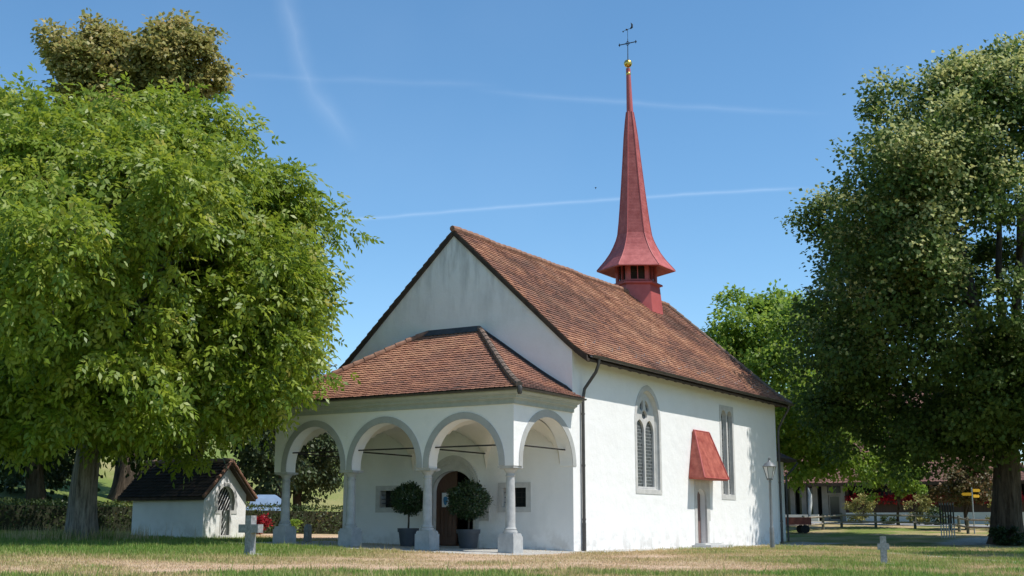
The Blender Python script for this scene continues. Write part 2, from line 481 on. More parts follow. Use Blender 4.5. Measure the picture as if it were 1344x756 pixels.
def dryness(x, y):
    """0 lush green, 1 straw: the lawn is burnt in a belt before the church, green under trees and along the road"""
    d = (x - CX) * .8553 + (y - CY) * .5183
    lat = (x - CX) * .5183 - (y - CY) * .8553
    n = fbm(x * .55, y * .55, 3, 5); n2 = fbm(x * .16, y * .16, 11, 4)
    dry = .70 + .9 * (n - .5) + .6 * (n2 - .5)
    dry = dry + .22 * sstep(8.5, 1.5, np.abs(lat + 2.3))
    g = sstep(25.6, 21.6, d - .27 * lat + 7.5 * (n - .5))                # green strip nearest the road
    dry = dry * (1 - g) + (.20 + .75 * (n - .38)) * g
    u = sstep(13.0, 7.0, np.hypot(x + 9, y - 11.5)); u = np.maximum(u, sstep(-11, -14, lat))
    dry = dry * (1 - .72 * u)
    r = sstep(4.0, 8.0, lat) * (1 - g)
    dry = dry * (1 - r) + (.47 + 1.1 * (n - .5)) * r
    dry = np.where(y > 24, .30 + .5 * (n2 - .5), dry)
    return np.clip(dry, 0, 1)

def gravel(x, y):
    """gravel under the porch and in a strip along the foot of the nave wall"""
    n = fbm(x * 1.3, y * 1.3, 21, 3) - .5
    a = sstep(-.25, .1, np.minimum(np.minimum(x + 5.0 + 1.6 * n, .6 - x), np.minimum(y + .9 + n, 10.0 - y)))
    b = sstep(-.2, .15, np.minimum(np.minimum(x + 1.2, 24 - x), np.minimum(y + 1.25 + n * 1.2, .8 - y)))
    ex = np.where(x < 8.5, 1.0, 1.0)
    # worn gravel path running off to the right in front of the church
    t = (x - 14.7) / (1.2 - 14.7)
    yc = -1.9 + t * (-12.65 + 1.9)
    c = sstep(.55, .2, np.abs(y - yc) + n * .5) * (x < 16) * (x > -6) * .75
    e = sstep(1.9, .9, np.hypot((x - 30.0) * .32, y + 5.9) + n)       # gravelly patch by the big linden
    return np.clip(np.maximum(np.maximum(a, b * ex), np.maximum(c, e)), 0, 1)

def grid_axis(lo, hi, near, f_step, g):
    a = [0.0]; st = f_step
    while a[-1] < hi - near[1]:
        a.append(a[-1] + st); st *= g
    b = [0.0]; st = f_step
    while b[-1] < near[0] - lo:
        b.append(b[-1] + st); st *= g
    mid = list(np.arange(near[0], near[1], f_step))
    return np.array([near[0] - q for q in b[:0:-1]] + mid + [near[1] + q for q in a])
gx = grid_axis(-700, 1500, (-26, 32), .3, 1.09)
gy = grid_axis(-900, 1300, (-20, 22), .3, 1.09)
GX, GY = np.meshgrid(gx, gy, indexing='ij')
GZ = hgt(GX, GY) + .03 * (fbm(GX * .8, GY * .8, 5, 3) - .5)
far = sstep(120, 900, np.hypot(GX, GY)); GZ = GZ + far * 22 * fbm(GX * .004, GY * .004, 9, 3)
V = np.stack([GX, GY, GZ], -1).reshape(-1, 3)
nx_, ny_ = GX.shape
I = np.arange(nx_ * ny_).reshape(nx_, ny_)
F = np.stack([I[:-1, :-1], I[1:, :-1], I[1:, 1:], I[:-1, 1:]], -1).reshape(-1, 4)
gm = bpy.data.materials.new('lawn_soil')
n, l, b = nodes_of(gm)
b.inputs['Roughness'].default_value = .95; b.inputs['Specular IOR Level'].default_value = .1
at = n.new('ShaderNodeAttribute'); at.attribute_name = 'dry'
t1 = add_noise(n, l, 9, 6)
mm = n.new('ShaderNodeMath'); mm.operation = 'MULTIPLY_ADD'; mm.inputs[1].default_value = .5; mm.inputs[2].default_value = -.25
l.new(t1.outputs[0], mm.inputs[0])
ad = n.new('ShaderNodeMath'); ad.operation = 'ADD'; l.new(mm.outputs[0], ad.inputs[0]); l.new(at.outputs['Fac'], ad.inputs[1])
gc = ramp(n, l, ad.outputs[0], [(0, (.085, .165, .03)), (.3, (.17, .21, .055)), (.6, (.40, .31, .17)), (1, (.57, .41, .285))])
ag = n.new('ShaderNodeAttribute'); ag.attribute_name = 'gravel'
vor = n.new('ShaderNodeTexVoronoi'); vor.inputs['Scale'].default_value = 22
tcg = n.new('ShaderNodeTexCoord'); l.new(tcg.outputs['Object'], vor.inputs['Vector'])
vs = ramp(n, l, vor.outputs['Color'], [(.1, (.32, .305, .28)), (.9, (.56, .54, .50))])
mxg = n.new('ShaderNodeMixRGB'); l.new(ag.outputs['Fac'], mxg.inputs[0]); l.new(gc, mxg.inputs[1]); l.new(vs, mxg.inputs[2])
l.new(mxg.outputs[0], b.inputs['Base Color'])
tb = add_noise(n, l, 14, 6); bpn = n.new('ShaderNodeBump'); bpn.inputs['Strength'].default_value = .8; bpn.inputs['Distance'].default_value = .06
l.new(tb.outputs[0], bpn.inputs['Height']); l.new(bpn.outputs[0], b.inputs['Normal'])
ground = np_mesh('ground', V, F, gm)
tag(ground, 'sun-browned lawn of the churchyard with gravel at the church foot', 'ground', kind='structure')
DR = dryness(GX, GY); GR = gravel(GX, GY)
a = ground.data.attributes.new('dry', 'FLOAT', 'POINT'); a.data.foreach_set('value', DR.ravel().astype(np.float32))
a = ground.data.attributes.new('gravel', 'FLOAT', 'POINT'); a.data.foreach_set('value', GR.ravel().astype(np.float32))
ground.data.polygons.foreach_set('use_smooth', [True] * len(ground.data.polygons))

def sheet(name, pts_fn, nu, nv, m, lift):
    u, v = np.meshgrid(np.linspace(0, 1, nu), np.linspace(0, 1, nv), indexing='ij')
    x, y = pts_fn(u, v)
    Vv = np.stack([x, y, hgt(x, y) + lift], -1).reshape(-1, 3)
    J = np.arange(nu * nv).reshape(nu, nv)
    Ff = np.stack([J[:-1, :-1], J[1:, :-1], J[1:, 1:], J[:-1, 1:]], -1).reshape(-1, 4)
    o = np_mesh(name, Vv, Ff, m); return o
asphalt = mat('worn_asphalt', (.20, .20, .20), (.28, .28, .275), 3, .92, bump=.2, bscale=60)
rd = sheet('road', lambda u, v: (46.5 + 7.5 * v + 6 * (u - .5), 24 - 44 * u), 60, 10, asphalt, .03)
tag(rd, 'pale asphalt forecourt road behind the wooden fence', 'road', kind='structure')
rd2 = sheet('road', lambda u, v: (-37 + 60 * (u - .5) * .52 + 5 * (v - .5) * .85, -20 - 60 * (u - .5) * .86 + 5 * (v - .5) * .52), 30, 6, asphalt, .02)
tag(rd2, 'asphalt lane along the front of the churchyard', 'road', kind='structure')

# ------------------------------------------------------------------ outlines
def arch_pts(u0, u1, zs, h, n=24, rev=False):
    """half ellipse from (u0, zs) over to (u1, zs)"""
    c, r_ = (u0 + u1) / 2, (u1 - u0) / 2
    p = [(c - r_ * math.cos(PI * k / n), zs + h * math.sin(PI * k / n)) for k in range(n + 1)]
    return p[::-1] if rev else p
def gothic_pts(xc, w, zs, h, n=12):
    """pointed arch over the span xc-w..xc+w from the springing zs"""
    rr = (w * w + h * h) / (2 * w); a1 = math.acos((rr - w) / rr)
    left = [(xc - w + rr - rr * math.cos(a1 * k / n), zs + rr * math.sin(a1 * k / n)) for k in range(n + 1)]
    right = [(2 * xc - x, z) for x, z in left[::-1]][1:]
    return left + right
def gothic(xc, w, z0, zs, h, n=12): return [(xc - w, z0)] + gothic_pts(xc, w, zs, h, n) + [(xc + w, z0)]
def arched(xc, w, z0, zs, h, n=16): return [(xc - w, z0)] + arch_pts(xc - w, xc + w, zs, h, n) + [(xc + w, z0)]
def rect(u0, u1, z0, z1): return [(u0, z0), (u0, z1), (u1, z1), (u1, z0)]
south = lambda u, v, d: (u, d, v)          # plane y = d, u = x
west = lambda u, v, d: (d, u, v)           # plane x = d, u = y

# ------------------------------------------------------------------ tile roofs
def roof_frame(prof, t):
    """point and tangent on the profile polyline [(run, z)] at arc length t"""
    acc = 0
    for (r0, z0), (r1, z1) in zip(prof, prof[1:]):
        d = math.hypot(r1 - r0, z1 - z0)
        if acc + d >= t or (r1, z1) == prof[-1]:
            k = (t - acc) / d
            return r0 + (r1 - r0) * k, z0 + (z1 - z0) * k, (r1 - r0) / d, (z1 - z0) / d
        acc += d
def prof_len(prof): return sum(math.hypot(b[0] - a[0], b[1] - a[1]) for a, b in zip(prof, prof[1:]))

def tiles(mb, prof, to3, rng_fn, tw, ex, seed, thick=.022, sag=.012, mi=0, patch=1.0, ph=0.0):
    """beaver-tail tiles in staggered courses. to3(u, run, z); rng_fn(run) gives the u range of a course"""
    g = random.Random(seed); L = prof_len(prof); nrow = int(L / ex)
    for i in range(nrow):
        t0 = i * ex; r0, z0, tr, tz = roof_frame(prof, t0)
        t1 = min(t0 + ex * 1.5, L); r1, z1, _, _ = roof_frame(prof, t1)
        lift = .045
        nr, nz = -tz, tr
        u0, u1 = rng_fn(r0); u0b, u1b = rng_fn(r1)
        k = 0; shift = tw * (.5 if i % 2 else 0) + g.uniform(-.01, .01)
        row = g.uniform(-.08, .08)
        cnt = int((u1 - u0) / tw) + 2
        for k in range(-1, cnt):
            a = u0 + shift + k * tw; b_ = a + tw * .965; c = (a + b_) / 2
            a, b_ = max(a, u0), min(b_, u1)
            if b_ - a < .03: continue
            ta, tb = max(a, u0b), min(b_, u1b)
            if tb - ta < .01: ta = tb = min(max(c, u0b), u1b)
            dz = g.uniform(0, sag); sk = g.uniform(-.006, .006)
            lo = lift + dz; hi_ = .012
            def P(u, r, z, off): return to3(u, r + nr * off, z + nz * off)
            dr = .25 * (b_ - a)
            pr, pz = r0 + tr * dr, z0 + tz * dr
            w = b_ - a
            top = [P(a, pr, pz, lo), P(a + w * .2, r0 + tr * dr * .28, z0 + tz * dr * .28, lo), P(c, r0 + tr * sk, z0 + tz * sk, lo + .004), P(b_ - w * .2, r0 + tr * dr * .28, z0 + tz * dr * .28, lo), P(b_, pr, pz, lo),
                   P(tb, r1, z1, hi_), P(ta, r1, z1, hi_)]
            bot = [P(a, pr, pz, lo - thick), P(a + w * .2, r0 + tr * dr * .28, z0 + tz * dr * .28, lo - thick), P(c, r0 + tr * sk, z0 + tz * sk, lo - thick), P(b_ - w * .2, r0 + tr * dr * .28, z0 + tz * dr * .28, lo - thick), P(b_, pr, pz, lo - thick)]
            q = to3(c, r0, z0)
            big = float(fbm(arr(q[0] * .35 + q[1] * .2), arr(q[2] * .5 + q[1] * .3), seed, 3))
            tint = min(1, max(0, .5 + row + g.gauss(0, .14) + patch * (big - .5) * 1.3))
            o = len(mb.v); mb.v += [tuple(p) for p in top + bot]
            mb.face((o, o + 1, o + 2, o + 3, o + 4, o + 5, o + 6), mi, tint)
            for j in range(4): mb.face((o + 7 + j, o + 8 + j, o + 1 + j, o + j), mi, max(0, tint - .25))
            mb.face((o + 7, o, o + 6), mi, tint); mb.face((o + 4, o + 11, o + 5), mi, tint)

def slab(mb, prof, to3, rng_fn, mi, low=.0, thick=.07):
    """boarding below the tiles"""
    o = len(mb.v); L = prof_len(prof); N = 14
    for i in range(N + 1):
        r, z, tr, tz = roof_frame(prof, L * i / N); u0, u1 = rng_fn(r)
        for u in (u0, u1):
            mb.v.append(tuple(to3(u, r, z))); mb.v.append(tuple(to3(u, r + tz * thick * .3, z - thick)))
    for i in range(N):
        a = o + i * 4; b_ = a + 4
        mb.face((a, a + 2, b_ + 2, b_), mi); mb.face((a + 1, b_ + 1, b_ + 3, a + 3), mi)
        mb.face((a, b_, b_ + 1, a + 1), mi); mb.face((a + 2, a + 3, b_ + 3, b_ + 2), mi)
    mb.face((o, o + 1, o + 3, o + 2), mi); e = o + N * 4; mb.face((e, e + 2, e + 3, e + 1), mi)

def ridge_row(mb, a, b, r0, step, m=0, up=0.0, seed=0):
    """overlapping half-round ridge tiles from a down to b"""
    g = random.Random(seed)
    a, b = Vector(a), Vector(b); d = b - a; n_ = max(1, int(d.length / step)); e = d.normalized()
    for i in range(n_):
        p0 = a + d * (i / n_) - e * .03; p1 = a + d * ((i + 1) / n_) + e * .04
        lift0, lift1 = up + g.uniform(-.006, .006), up + .022
        mb.tube([p0 + Vector((0, 0, lift0)), p1 + Vector((0, 0, lift1))], [r0 * .88, r0 * 1.03], 9, m)

# ------------------------------------------------------------------ THE CHURCH
church = thing('church', (0, 0, 0), 'white rendered village church with arcaded porch, tiled roof and slender red spire', 'church')
W, LN = 8.956, 18.5
YC = W / 2
gable_z = lambda y: 6.36 + .936 * (YC - abs(y - YC))

# walls: four sides and the three-sided choir end, one shell with real openings
mb = MB()
gab = [(0, -.4), (0, 6.34), (YC, 10.53), (W, 6.34), (W, -.4)]
PW = [(6.47, 7.55, 1.2, 2.08), (1.50, 2.70, 1.18, 2.10)]           # the two small porch windows: y0, y1, z0, z1
PD = (4.42, .92, .02, 2.02, .72)                                      # portal: centre, half width, foot, springing, rise
g_holes = [rect(a + .14, b_ - .14, c + .13, d - .13) for a, b_, c, d in PW] + [arched(PD[0], .80, PD[2], 1.86, .66)]
mb.plate(gab, g_holes, west, 0, .5)
WIN1 = dict(xc=5.45, w=1.05, z0=1.83, zs=4.36, h=1.22)
wall_s = rect(.5, LN, -.4, 6.30)
s_holes = [gothic(5.45, .93, 1.96, 4.36, 1.06), rect(12.17, 13.38, 1.90, 5.32), arched(10.04, .46, .12, 1.83, .30)]
mb.plate(wall_s, s_holes, south, 0, .5)
mb.plate(rect(.5, LN, -.4, 6.30), [], south, W - .5, W)
apse = [(LN, 0), (21.1, 2.6), (21.1, W - 2.6), (LN, W)]
for (xa, ya), (xb, yb) in zip(apse, apse[1:]):
    dx, dy = xb - xa, yb - ya; ll = math.hypot(dx, dy); nx, ny = dy / ll, -dx / ll
    f = lambda u, v, d, xa=xa, ya=ya, dx=dx / ll, dy=dy / ll, nx=nx, ny=ny: (xa + dx * u - nx * d, ya + dy * u - ny * d, v)
    mb.plate(rect(0, ll, -.4, 6.28), [], f, 0, .45)
walls = mb.build('wall', M['plaster'], church)
# dark floor and back so that openings look into a dim room
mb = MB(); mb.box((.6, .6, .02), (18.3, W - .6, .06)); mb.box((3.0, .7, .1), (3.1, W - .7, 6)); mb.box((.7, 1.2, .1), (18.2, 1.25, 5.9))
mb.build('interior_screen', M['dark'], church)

# main roof
prof_s = [(-.56, 5.955), (-.2, 6.205), (.12, 6.475), (.5, 6.83), (YC, 10.56)]
def hip_x(r): return 18.98 - (r + .56) / (YC + .56) * 1.6
mb = MB()
rs = lambda r: (-.07, hip_x(r))
def sag(u, r=YC): return (-.055 * math.sin(PI * max(0, min(1, u / 17.4))) + .016 * math.sin(u * 1.37 + .6) * math.sin(u * .5) + .010 * math.sin(u * 2.9 + r * 2.1)) * min(1, max(0, u / 1.5))
ts = lambda u, r, z: (u, r, z + sag(u, r) * (.35 + .65 * max(0, r) / YC)); tn = lambda u, r, z: (u, W - r, z + sag(u, r) * (.35 + .65 * max(0, r) / YC))
slab(mb, prof_s, lambda u, r, z: (u, r, z - .10), rs, 1); slab(mb, prof_s, lambda u, r, z: (u, W - r, z - .10), rs, 1)
tiles(mb, prof_s, ts, rs, .165, .158, 11)
tiles(mb, prof_s, tn, rs, .33, .32, 12)
# choir hips: three plain faces in the same clay
ev = [(18.98, -.56), (21.6, 2.35), (21.6, W - 2.35), (18.98, W + .56)]
rp = (hip_x(YC), YC)
for (xa, ya), (xb, yb) in zip(ev, ev[1:]):
    o = len(mb.v); N = 10
    for i in range(N + 1):
        r, z, _, _ = roof_frame(prof_s, prof_len(prof_s) * i / N); k = (r + .56) / (YC + .56)
        mb.v.append((xa + (rp[0] - xa) * k, ya + (rp[1] - ya) * k, z + .03)); mb.v.append((xb + (rp[0] - xb) * k, yb + (rp[1] - yb) * k, z + .03))
    for i in range(N): mb.face((o + 2 * i, o + 2 * i + 1, o + 2 * i + 3, o + 2 * i + 2), 0, rnd.uniform(.3, .6))
roof = mb.build('roof', [M['tile'], M['wood_dark']], church, tint=True, recalc=False)
mb = MB()
for k in range(48):
    ua, ub = -.09 + (rp[0] + .09) * k / 48, -.09 + (rp[0] + .09) * (k + 1) / 48
    ridge_row(mb, (ua, YC + rnd.uniform(-.008, .008), 10.60 + sag(ua)), (ub, YC, 10.60 + sag(ub)), .115, .36, seed=k)
mb.build('ridge_cap', M['ridge'], roof, smooth=True)
for sgn in (0, 1):
    mb = MB(); pts = []
    for i in range(9):
        r, z, _, _ = roof_frame(prof_s, prof_len(prof_s) * (1 - i / 8)); pts.append((hip_x(r), r if sgn == 0 else W - r, z + .05))
    for p, q in zip(pts, pts[1:]): ridge_row(mb, p, q, .095, .36, seed=5)
    mb.build('hip_cap', M['ridge_grey'], roof, smooth=True)
# thin dark verge boards under the tile edge at the west gable
for sgn in (0, 1):
    mb = MB()
    pr = [q for q in prof_s]
    o = 0
    for (r0, z0), (r1, z1) in zip(pr, pr[1:]):
        f = (lambda r: r) if sgn == 0 else (lambda r: W - r)
        mb.add([(-.085, f(r0), z0 + .01), (-.085, f(r1), z1 + .01), (-.085, f(r1), z1 - .10), (-.085, f(r0), z0 - .10),
                (-.003, f(r0), z0 + .01), (-.003, f(r1), z1 + .01), (-.003, f(r1), z1 - .10), (-.003, f(r0), z0 - .10)],
               [(0, 1, 2, 3), (4, 7, 6, 5), (0, 4, 5, 1), (3, 2, 6, 7), (0, 3, 7, 4), (1, 5, 6, 2)])
    mb.build('verge_board', M['wood_dark'], roof)
# rafter feet below the south eave
for i in range(25):
    x = .42 + i * .745
    mb = MB()
    mb.plate([(.12, 6.38), (-.50, 5.93), (-.50, 5.84), (-.34, 5.82), (.02, 6.08), (.02, 6.2)], [], lambda u, v, d, x=x: (x + d, u, v), -.065, .065)
    mb.build('rafter', M['wood_dark'], roof)
# snow hooks
for i in range(19):
    x = 1.0 + i * .93 + rnd.uniform(-.1, .1); r, z, tr, tz = roof_frame(prof_s, 1.05 if i % 2 else .78)
    mb = MB(); mb.tube([(x, r + .05, z + .08), (x + .01, r - .06, z + .02), (x + .015, r - .07, z + .13)], .010, 5)
    mb.build('snow_hook', M['steel'], roof)
# gutter and downpipes
def gutter(mb, a, b, r_):
    a, b = Vector(a), Vector(b); d = (b - a).normalized(); s = d.cross(Vector((0, 0, 1)))
    o = len(mb.v); n_ = 8
    for p in (a, b):
        for rr in (r_, r_ * .86):
            for k in range(n_ + 1):
                t = PI * k / n_; mb.v.append(tuple(p + s * rr * math.cos(t) - Vector((0, 0, 1)) * rr * math.sin(t)))
    q = n_ + 1
    for k in range(n_):
        mb.face((o + k, o + k + 1, o + 2 * q + k + 1, o + 2 * q + k)); mb.face((o + q + k + 1, o + q + k, o + 3 * q + k, o + 3 * q + k + 1))
        for e in (0, 2 * q): mb.face((o + e + k, o + e + q + k, o + e + q + k + 1, o + e + k + 1))
    for k in (0, n_): mb.face((o + k, o + 2 * q + k, o + 3 * q + k, o + q + k))
mb = MB(); gutter(mb, (.12, -.63, 5.985), (19.05, -.63, 6.0), .085)
gut = mb.build('gutter', M['copper'], church, smooth=True)
def downpipe(pts, z0):
    mb = MB(); mb.tube(pts, .052, 10)
    for z in (4.2, 2.6, .95):
        mb.lathe([(.062, -.03), (.062, .03)], (pts[-1][0], pts[-1][1], z), 10)
    mb.tube([(pts[-1][0], pts[-1][1], z0), (pts[-1][0], pts[-1][1], .85)], .06, 10)
    mb.build('downpipe', M['copper'], church, smooth=True)
downpipe([(.62, -.62, 5.93), (.62, -.60, 5.72), (.60, -.52, 5.50), (.56, -.32, 5.22), (.54, -.14, 4.98), (.53, -.085, 4.65), (.53, -.085, 0)], -.1)
downpipe([(18.62, -.6, 5.93), (18.62, -.55, 5.7), (18.6, -.3, 5.3), (18.56, -.11, 4.9), (18.555, -.085, 4.5), (18.555, -.085, 0)], -.1)

# gothic traceried window
win = MB()
win.plate(gothic(5.45, 1.05, 1.83, 4.36, 1.22), [gothic(5.45, .90, 1.985, 4.36, 1.03)], south, -.018, .05)
w1 = win.build('window', M['sand'], church); w1['label'] = 'wide pointed gothic window with stone tracery'
mb = MB()   # splayed stone reveal
ou, inn = gothic(5.45, .90, 1.985, 4.36, 1.03), gothic(5.45, .79, 2.03, 4.36, .92)
o = len(mb.v); N = len(ou)
mb.v += [(u, .04, v) for u, v in ou] + [(u, .19, v) for u, v in inn]
for i in range(N): mb.face((o + i, o + (i + 1) % N, o + N + (i + 1) % N, o + N + i))
mb.build('window_reveal', M['sand'], w1)
mb = MB()
def ring(cx, cz, a, b_, rot=0, n_=24, tip=0.0):
    return [(cx + (a * math.cos(t) * (1 - tip * math.sin(t))) * math.cos(rot) - b_ * math.sin(t) * math.sin(rot), cz + (a * math.cos(t) * (1 - tip * math.sin(t))) * math.sin(rot) + b_ * math.sin(t) * math.cos(rot)) for t in [2 * PI * k / n_ for k in range(n_)]]
heads = [ring(5.45, 4.545, .20, .155, 0, 24, .25), ring(5.45 - .20, 4.87, .115, .21, R(-30), 24, .55), ring(5.45 + .20, 4.87, .115, .21, R(30), 24, .55)]
mb.plate(gothic(5.45, .81, 2.02, 4.36, .94), [gothic(5.45 - .39, .335, 2.08, 3.95, .42, 8), gothic(5.45 + .39, .335, 2.08, 3.95, .42, 8)] + heads, south, .12, .20)
mb.build('tracery', M['sand'], w1)
mb = MB(); mb.plate(gothic(5.45, .80, 2.02, 4.36, .93), [], south, .205, .23); mb.build('pane', M['glass'], w1)
# twin lancet window
win = MB()
win.plate(rect(12.05, 13.50, 1.77, 5.44), [gothic(12.46, .255, 1.96, 4.98, .28, 8), gothic(13.09, .255, 1.96, 4.98, .28, 8)], south, -.018, .10)
w2 = win.build('window', M['sand'], church); w2['label'] = 'narrow rectangular twin lancet window'
mb = MB()
for xc in (12.46, 13.09):
    mb.plate(gothic(xc, .255, 1.96, 4.98, .28, 8), [gothic(xc, .215, 1.99, 4.98, .24, 8)], south, .102, .14)
mb.build('tracery', M['sand'], w2)
mb = MB(); mb.plate(rect(12.19, 13.36, 1.92, 5.30), [], south, .145, .17); mb.build('pane', M['glass'], w2)
# side door: stone surround, plank leaf, step, hood
mb = MB()
mb.plate([(9.36, .02), (9.36, 2.52), (10.82, 2.52), (10.82, .95), (10.68, .95), (10.68, .02)], [arched(10.04, .45, .13, 1.83, .30)], south, -.02, .06)
sd = mb.build('side_door', M['sand'], church)
mb = MB(); mb.plate(arched(10.04, .46, .10, 1.83, .31), [], south, .26, .31)
for k in range(4): mb.box((9.60 + k * .225, .245, .15), (9.81 + k * .225, .262, 1.95))
mb.build('door_leaf', M['door_side'], sd)
mb = MB(); mb.tube([(9.72, .245, 1.05), (9.72, .19, 1.05), (9.84, .19, 1.05)], .013, 6); mb.build('door_handle', M['iron'], sd)
mb = MB(); mb.box((9.0, -.75, -.2), (11.15, -.022, .075)); mb.box((9.3, -.42, .075), (10.85, -.022, .135)); mb.build('door_step', M['concrete'], sd)
mb = MB()
bl_, br_, tl, tr_ = 8.85, 11.22, 9.31, 10.74
A = [(bl_, -.02, 2.52), (bl_, -.64, 2.50), (br_, -.64, 2.50), (br_, -.02, 2.52)]
T = [(tl, -.02, 4.24), (tl, -.09, 4.24), (tr_, -.09, 4.24), (tr_, -.02, 4.24)]
mb.add(A + T, [(0, 1, 5, 4), (1, 2, 6, 5), (2, 3, 7, 6), (4, 5, 6, 7), (0, 4, 7, 3)])
mb.add([(x, y, z - .001) for x, y, z in A] + [(bl_ + .04, -.02, 2.45), (bl_ + .04, -.60, 2.43), (br_ - .04, -.60, 2.43), (br_ - .04, -.02, 2.45)],
       [(4, 5, 6, 7), (0, 1, 5, 4), (1, 2, 6, 5), (2, 3, 7, 6)])
hood = mb.build('door_hood', M['canopy'], church)
mb = MB()
for p, q in ((A[1], T[1]), (A[2], T[2])):
    mb.tube([Vector(p) + Vector((0, -.01, .0)), Vector(q) + Vector((0, -.01, 0))], .028, 6)
mb.tube([(tl - .03, -.07, 4.26), (tr_ + .03, -.07, 4.26)], .03, 6)
mb.tube([(bl_, -.65, 2.495), (br_, -.65, 2.495)], .022, 6)
mb.build('hood_edging', M['red_sheet'], hood)

# annex behind the choir
mb = MB()
mb.box((21.15, 1.62, -.2), (24.0, 7.3, 3.75))
an = mb.build('annex', M['plaster'], church)
mb = MB(); mb.box((20.9, 1.12, 3.75), (24.5, 7.8, 3.86), 0)
mb.add([(20.9, 1.12, 3.86), (24.5, 1.12, 3.86), (24.5, 7.8, 3.86), (20.9, 7.8, 3.86), (21.2, 3.4, 5.1), (22.4, 3.4, 5.1), (22.4, 5.6, 5.1), (21.2, 5.6, 5.1)],
       [(0, 1, 5, 4), (1, 2, 6, 5), (2, 3, 7, 6), (3, 0, 4, 7), (4, 5, 6, 7)], 1)
mb.build('annex_roof', [M['wood_dark'], M['tile']], an)
mb = MB(); mb.tube([(24.4, 1.05, 3.72), (24.2, 1.25, 3.4), (24.06, 1.53, 3.1), (24.05, 1.53, 0.0)], .05, 8); mb.build('annex_downpipe', M['copper'], an, smooth=True)

# ---------------- porch
PX, TH = -3.53, .45
SPR, STI, RISE = 2.44, .10, 1.29
cols_y = [.28, 3.16, 6.04, 8.68]
hw = .215
mb = MB()
out = [(0, SPR)]
for ya, yb in zip(cols_y, cols_y[1:]):
    out.append((ya + hw, SPR)); out += arch_pts(ya + hw, yb - hw, SPR + STI, RISE, 28); out.append((yb - hw, SPR))
out += [(W, SPR), (W, 4.44), (0, 4.44)]
mb.plate(out, [], west, PX, PX + TH)
sx0, sx1 = PX + TH, -.004
side = [(sx0, SPR)] + arch_pts(sx0 + .03, sx1 - .02, SPR + .13, 1.38, 28) + [(sx1, 2.55), (sx1, 4.44), (sx0, 4.44)]
mb.plate(side, [], south, 0, TH)
mb.plate(side, [], south, W - TH, W)
pw = mb.build('porch_wall', M['plaster'], church)
# painted mouldings round the arches
BW = .20
for ya, yb in zip(cols_y, cols_y[1:]):
    mb = MB(); a_, b_ = ya + hw, yb - hw; bw = BW
    inner = [(a_, SPR + .003)] + arch_pts(a_, b_, SPR + STI, RISE, 28) + [(b_, SPR + .003)]
    outer = [(a_ - bw, SPR + .003)] + arch_pts(a_ - bw, b_ + bw, SPR + STI, RISE + bw, 28) + [(b_ + bw, SPR + .003)]
    mb.plate(outer + inner[::-1], [], west, PX - .018, PX + .02); mb.build('arch_moulding', M['band'], pw)
mb = MB(); a_, b_ = sx0 + .03, sx1 - .02
inner = [(a_, SPR + .005)] + arch_pts(a_, b_, SPR + .13, 1.38, 28) + [(b_, 2.56)]
outer = [(a_ - .2, SPR + .005)] + arch_pts(a_ - .2, b_ + .22, SPR + .13, 1.38 + .22, 28) + [(b_ + .22, 2.56)]
mb.plate(outer + inner[::-1], [], south, -.018, -.002); mb.build('arch_moulding', M['band'], pw)

# columns
for y in cols_y:
    g = hz(PX, y); x = PX + .28
    top = SPR
    mb = MB()
    zt = g + .52
    zb, zn = zt + .02, top - .30
    prof = [(.20, zb), (.21, zb + .03), (.20, zb + .07), (.165, zb + .085), (.18, zb + .115), (.165, zb + .14), (.15, zb + .17)]
    for k in range(9):
        t = k / 8; prof.append((.146 - .026 * t + .005 * math.sin(PI * t), zb + .18 + (zn - zb - .18) * t))
    prof += [(.14, zn + .01), (.143, zn + .03), (.122, zn + .045), (.124, zn + .11), (.145, zn + .13), (.19, zn + .20), (.205, zn + .235)]
    mb.lathe(prof, (x, y, 0), 24)
    c_ = mb.build('column', M['stone'], church, smooth=True)
    mb = MB(); mb.box((x - .265, y - .265, top - .062), (x + .265, y + .265, top - .004)); mb.box((x - .225, y - .225, top - .085), (x + .225, y + .225, top - .062))
    mb.build('capital', M['stone'], c_)
    mb = MB(); mb.box((x - .26, y - .26, g - .3), (x + .26, y + .26, zt - .07)); mb.box((x - .235, y - .235, zt - .07), (x + .235, y + .235, zt - .012)); mb.box((x - .22, y - .22, zt - .012), (x + .22, y + .22, zt + .02))
    mb.build('pedestal', M['stone'], c_)
# groin vault above the porch
mb = MB(); y_e = [TH - .01] + cols_y[1:3] + [W - TH + .01]
x_a, x_b = PX + TH - .01, -.003
for ya, yb in zip(y_e, y_e[1:]):
    N = 22; o = len(mb.v)
    for i in range(N + 1):
        for j in range(N + 1):
            u, v = -1 + 2 * i / N, -1 + 2 * j / N
            zz = SPR + .06 + 1.42 * max(math.sqrt(max(0, 1 - u * u)), math.sqrt(max(0, 1 - v * v)))
            mb.v.append((x_a + (x_b - x_a) * i / N, ya + (yb - ya) * j / N, zz))
    for i in range(N):
        for j in range(N):
            mb.face((o + i * (N + 1) + j, o + (i + 1) * (N + 1) + j, o + (i + 1) * (N + 1) + j + 1, o + i * (N + 1) + j + 1))
mb.build('vault', M['vault'], church, smooth=True)
# iron tie rods
for ya, yb in zip(cols_y, cols_y[1:]):
    mb = MB(); mb.tube([(PX + .2, ya + .02, 3.05), (PX + .2, yb - .02, 3.05)], .024, 6); mb.build('tie_rod', M['iron'], church)
for y in cols_y[1:3]:
    mb = MB(); mb.tube([(PX + .2, y - .03, 3.03), (-.002, y - .03, 3.03)], .024, 6); mb.build('tie_rod', M['iron'], church)
for y in (.22, W - .22):
    mb = MB(); mb.tube([(PX + .3, y, 3.06), (-.01, y, 3.06)], .024, 6); mb.build('tie_rod', M['iron'], church)
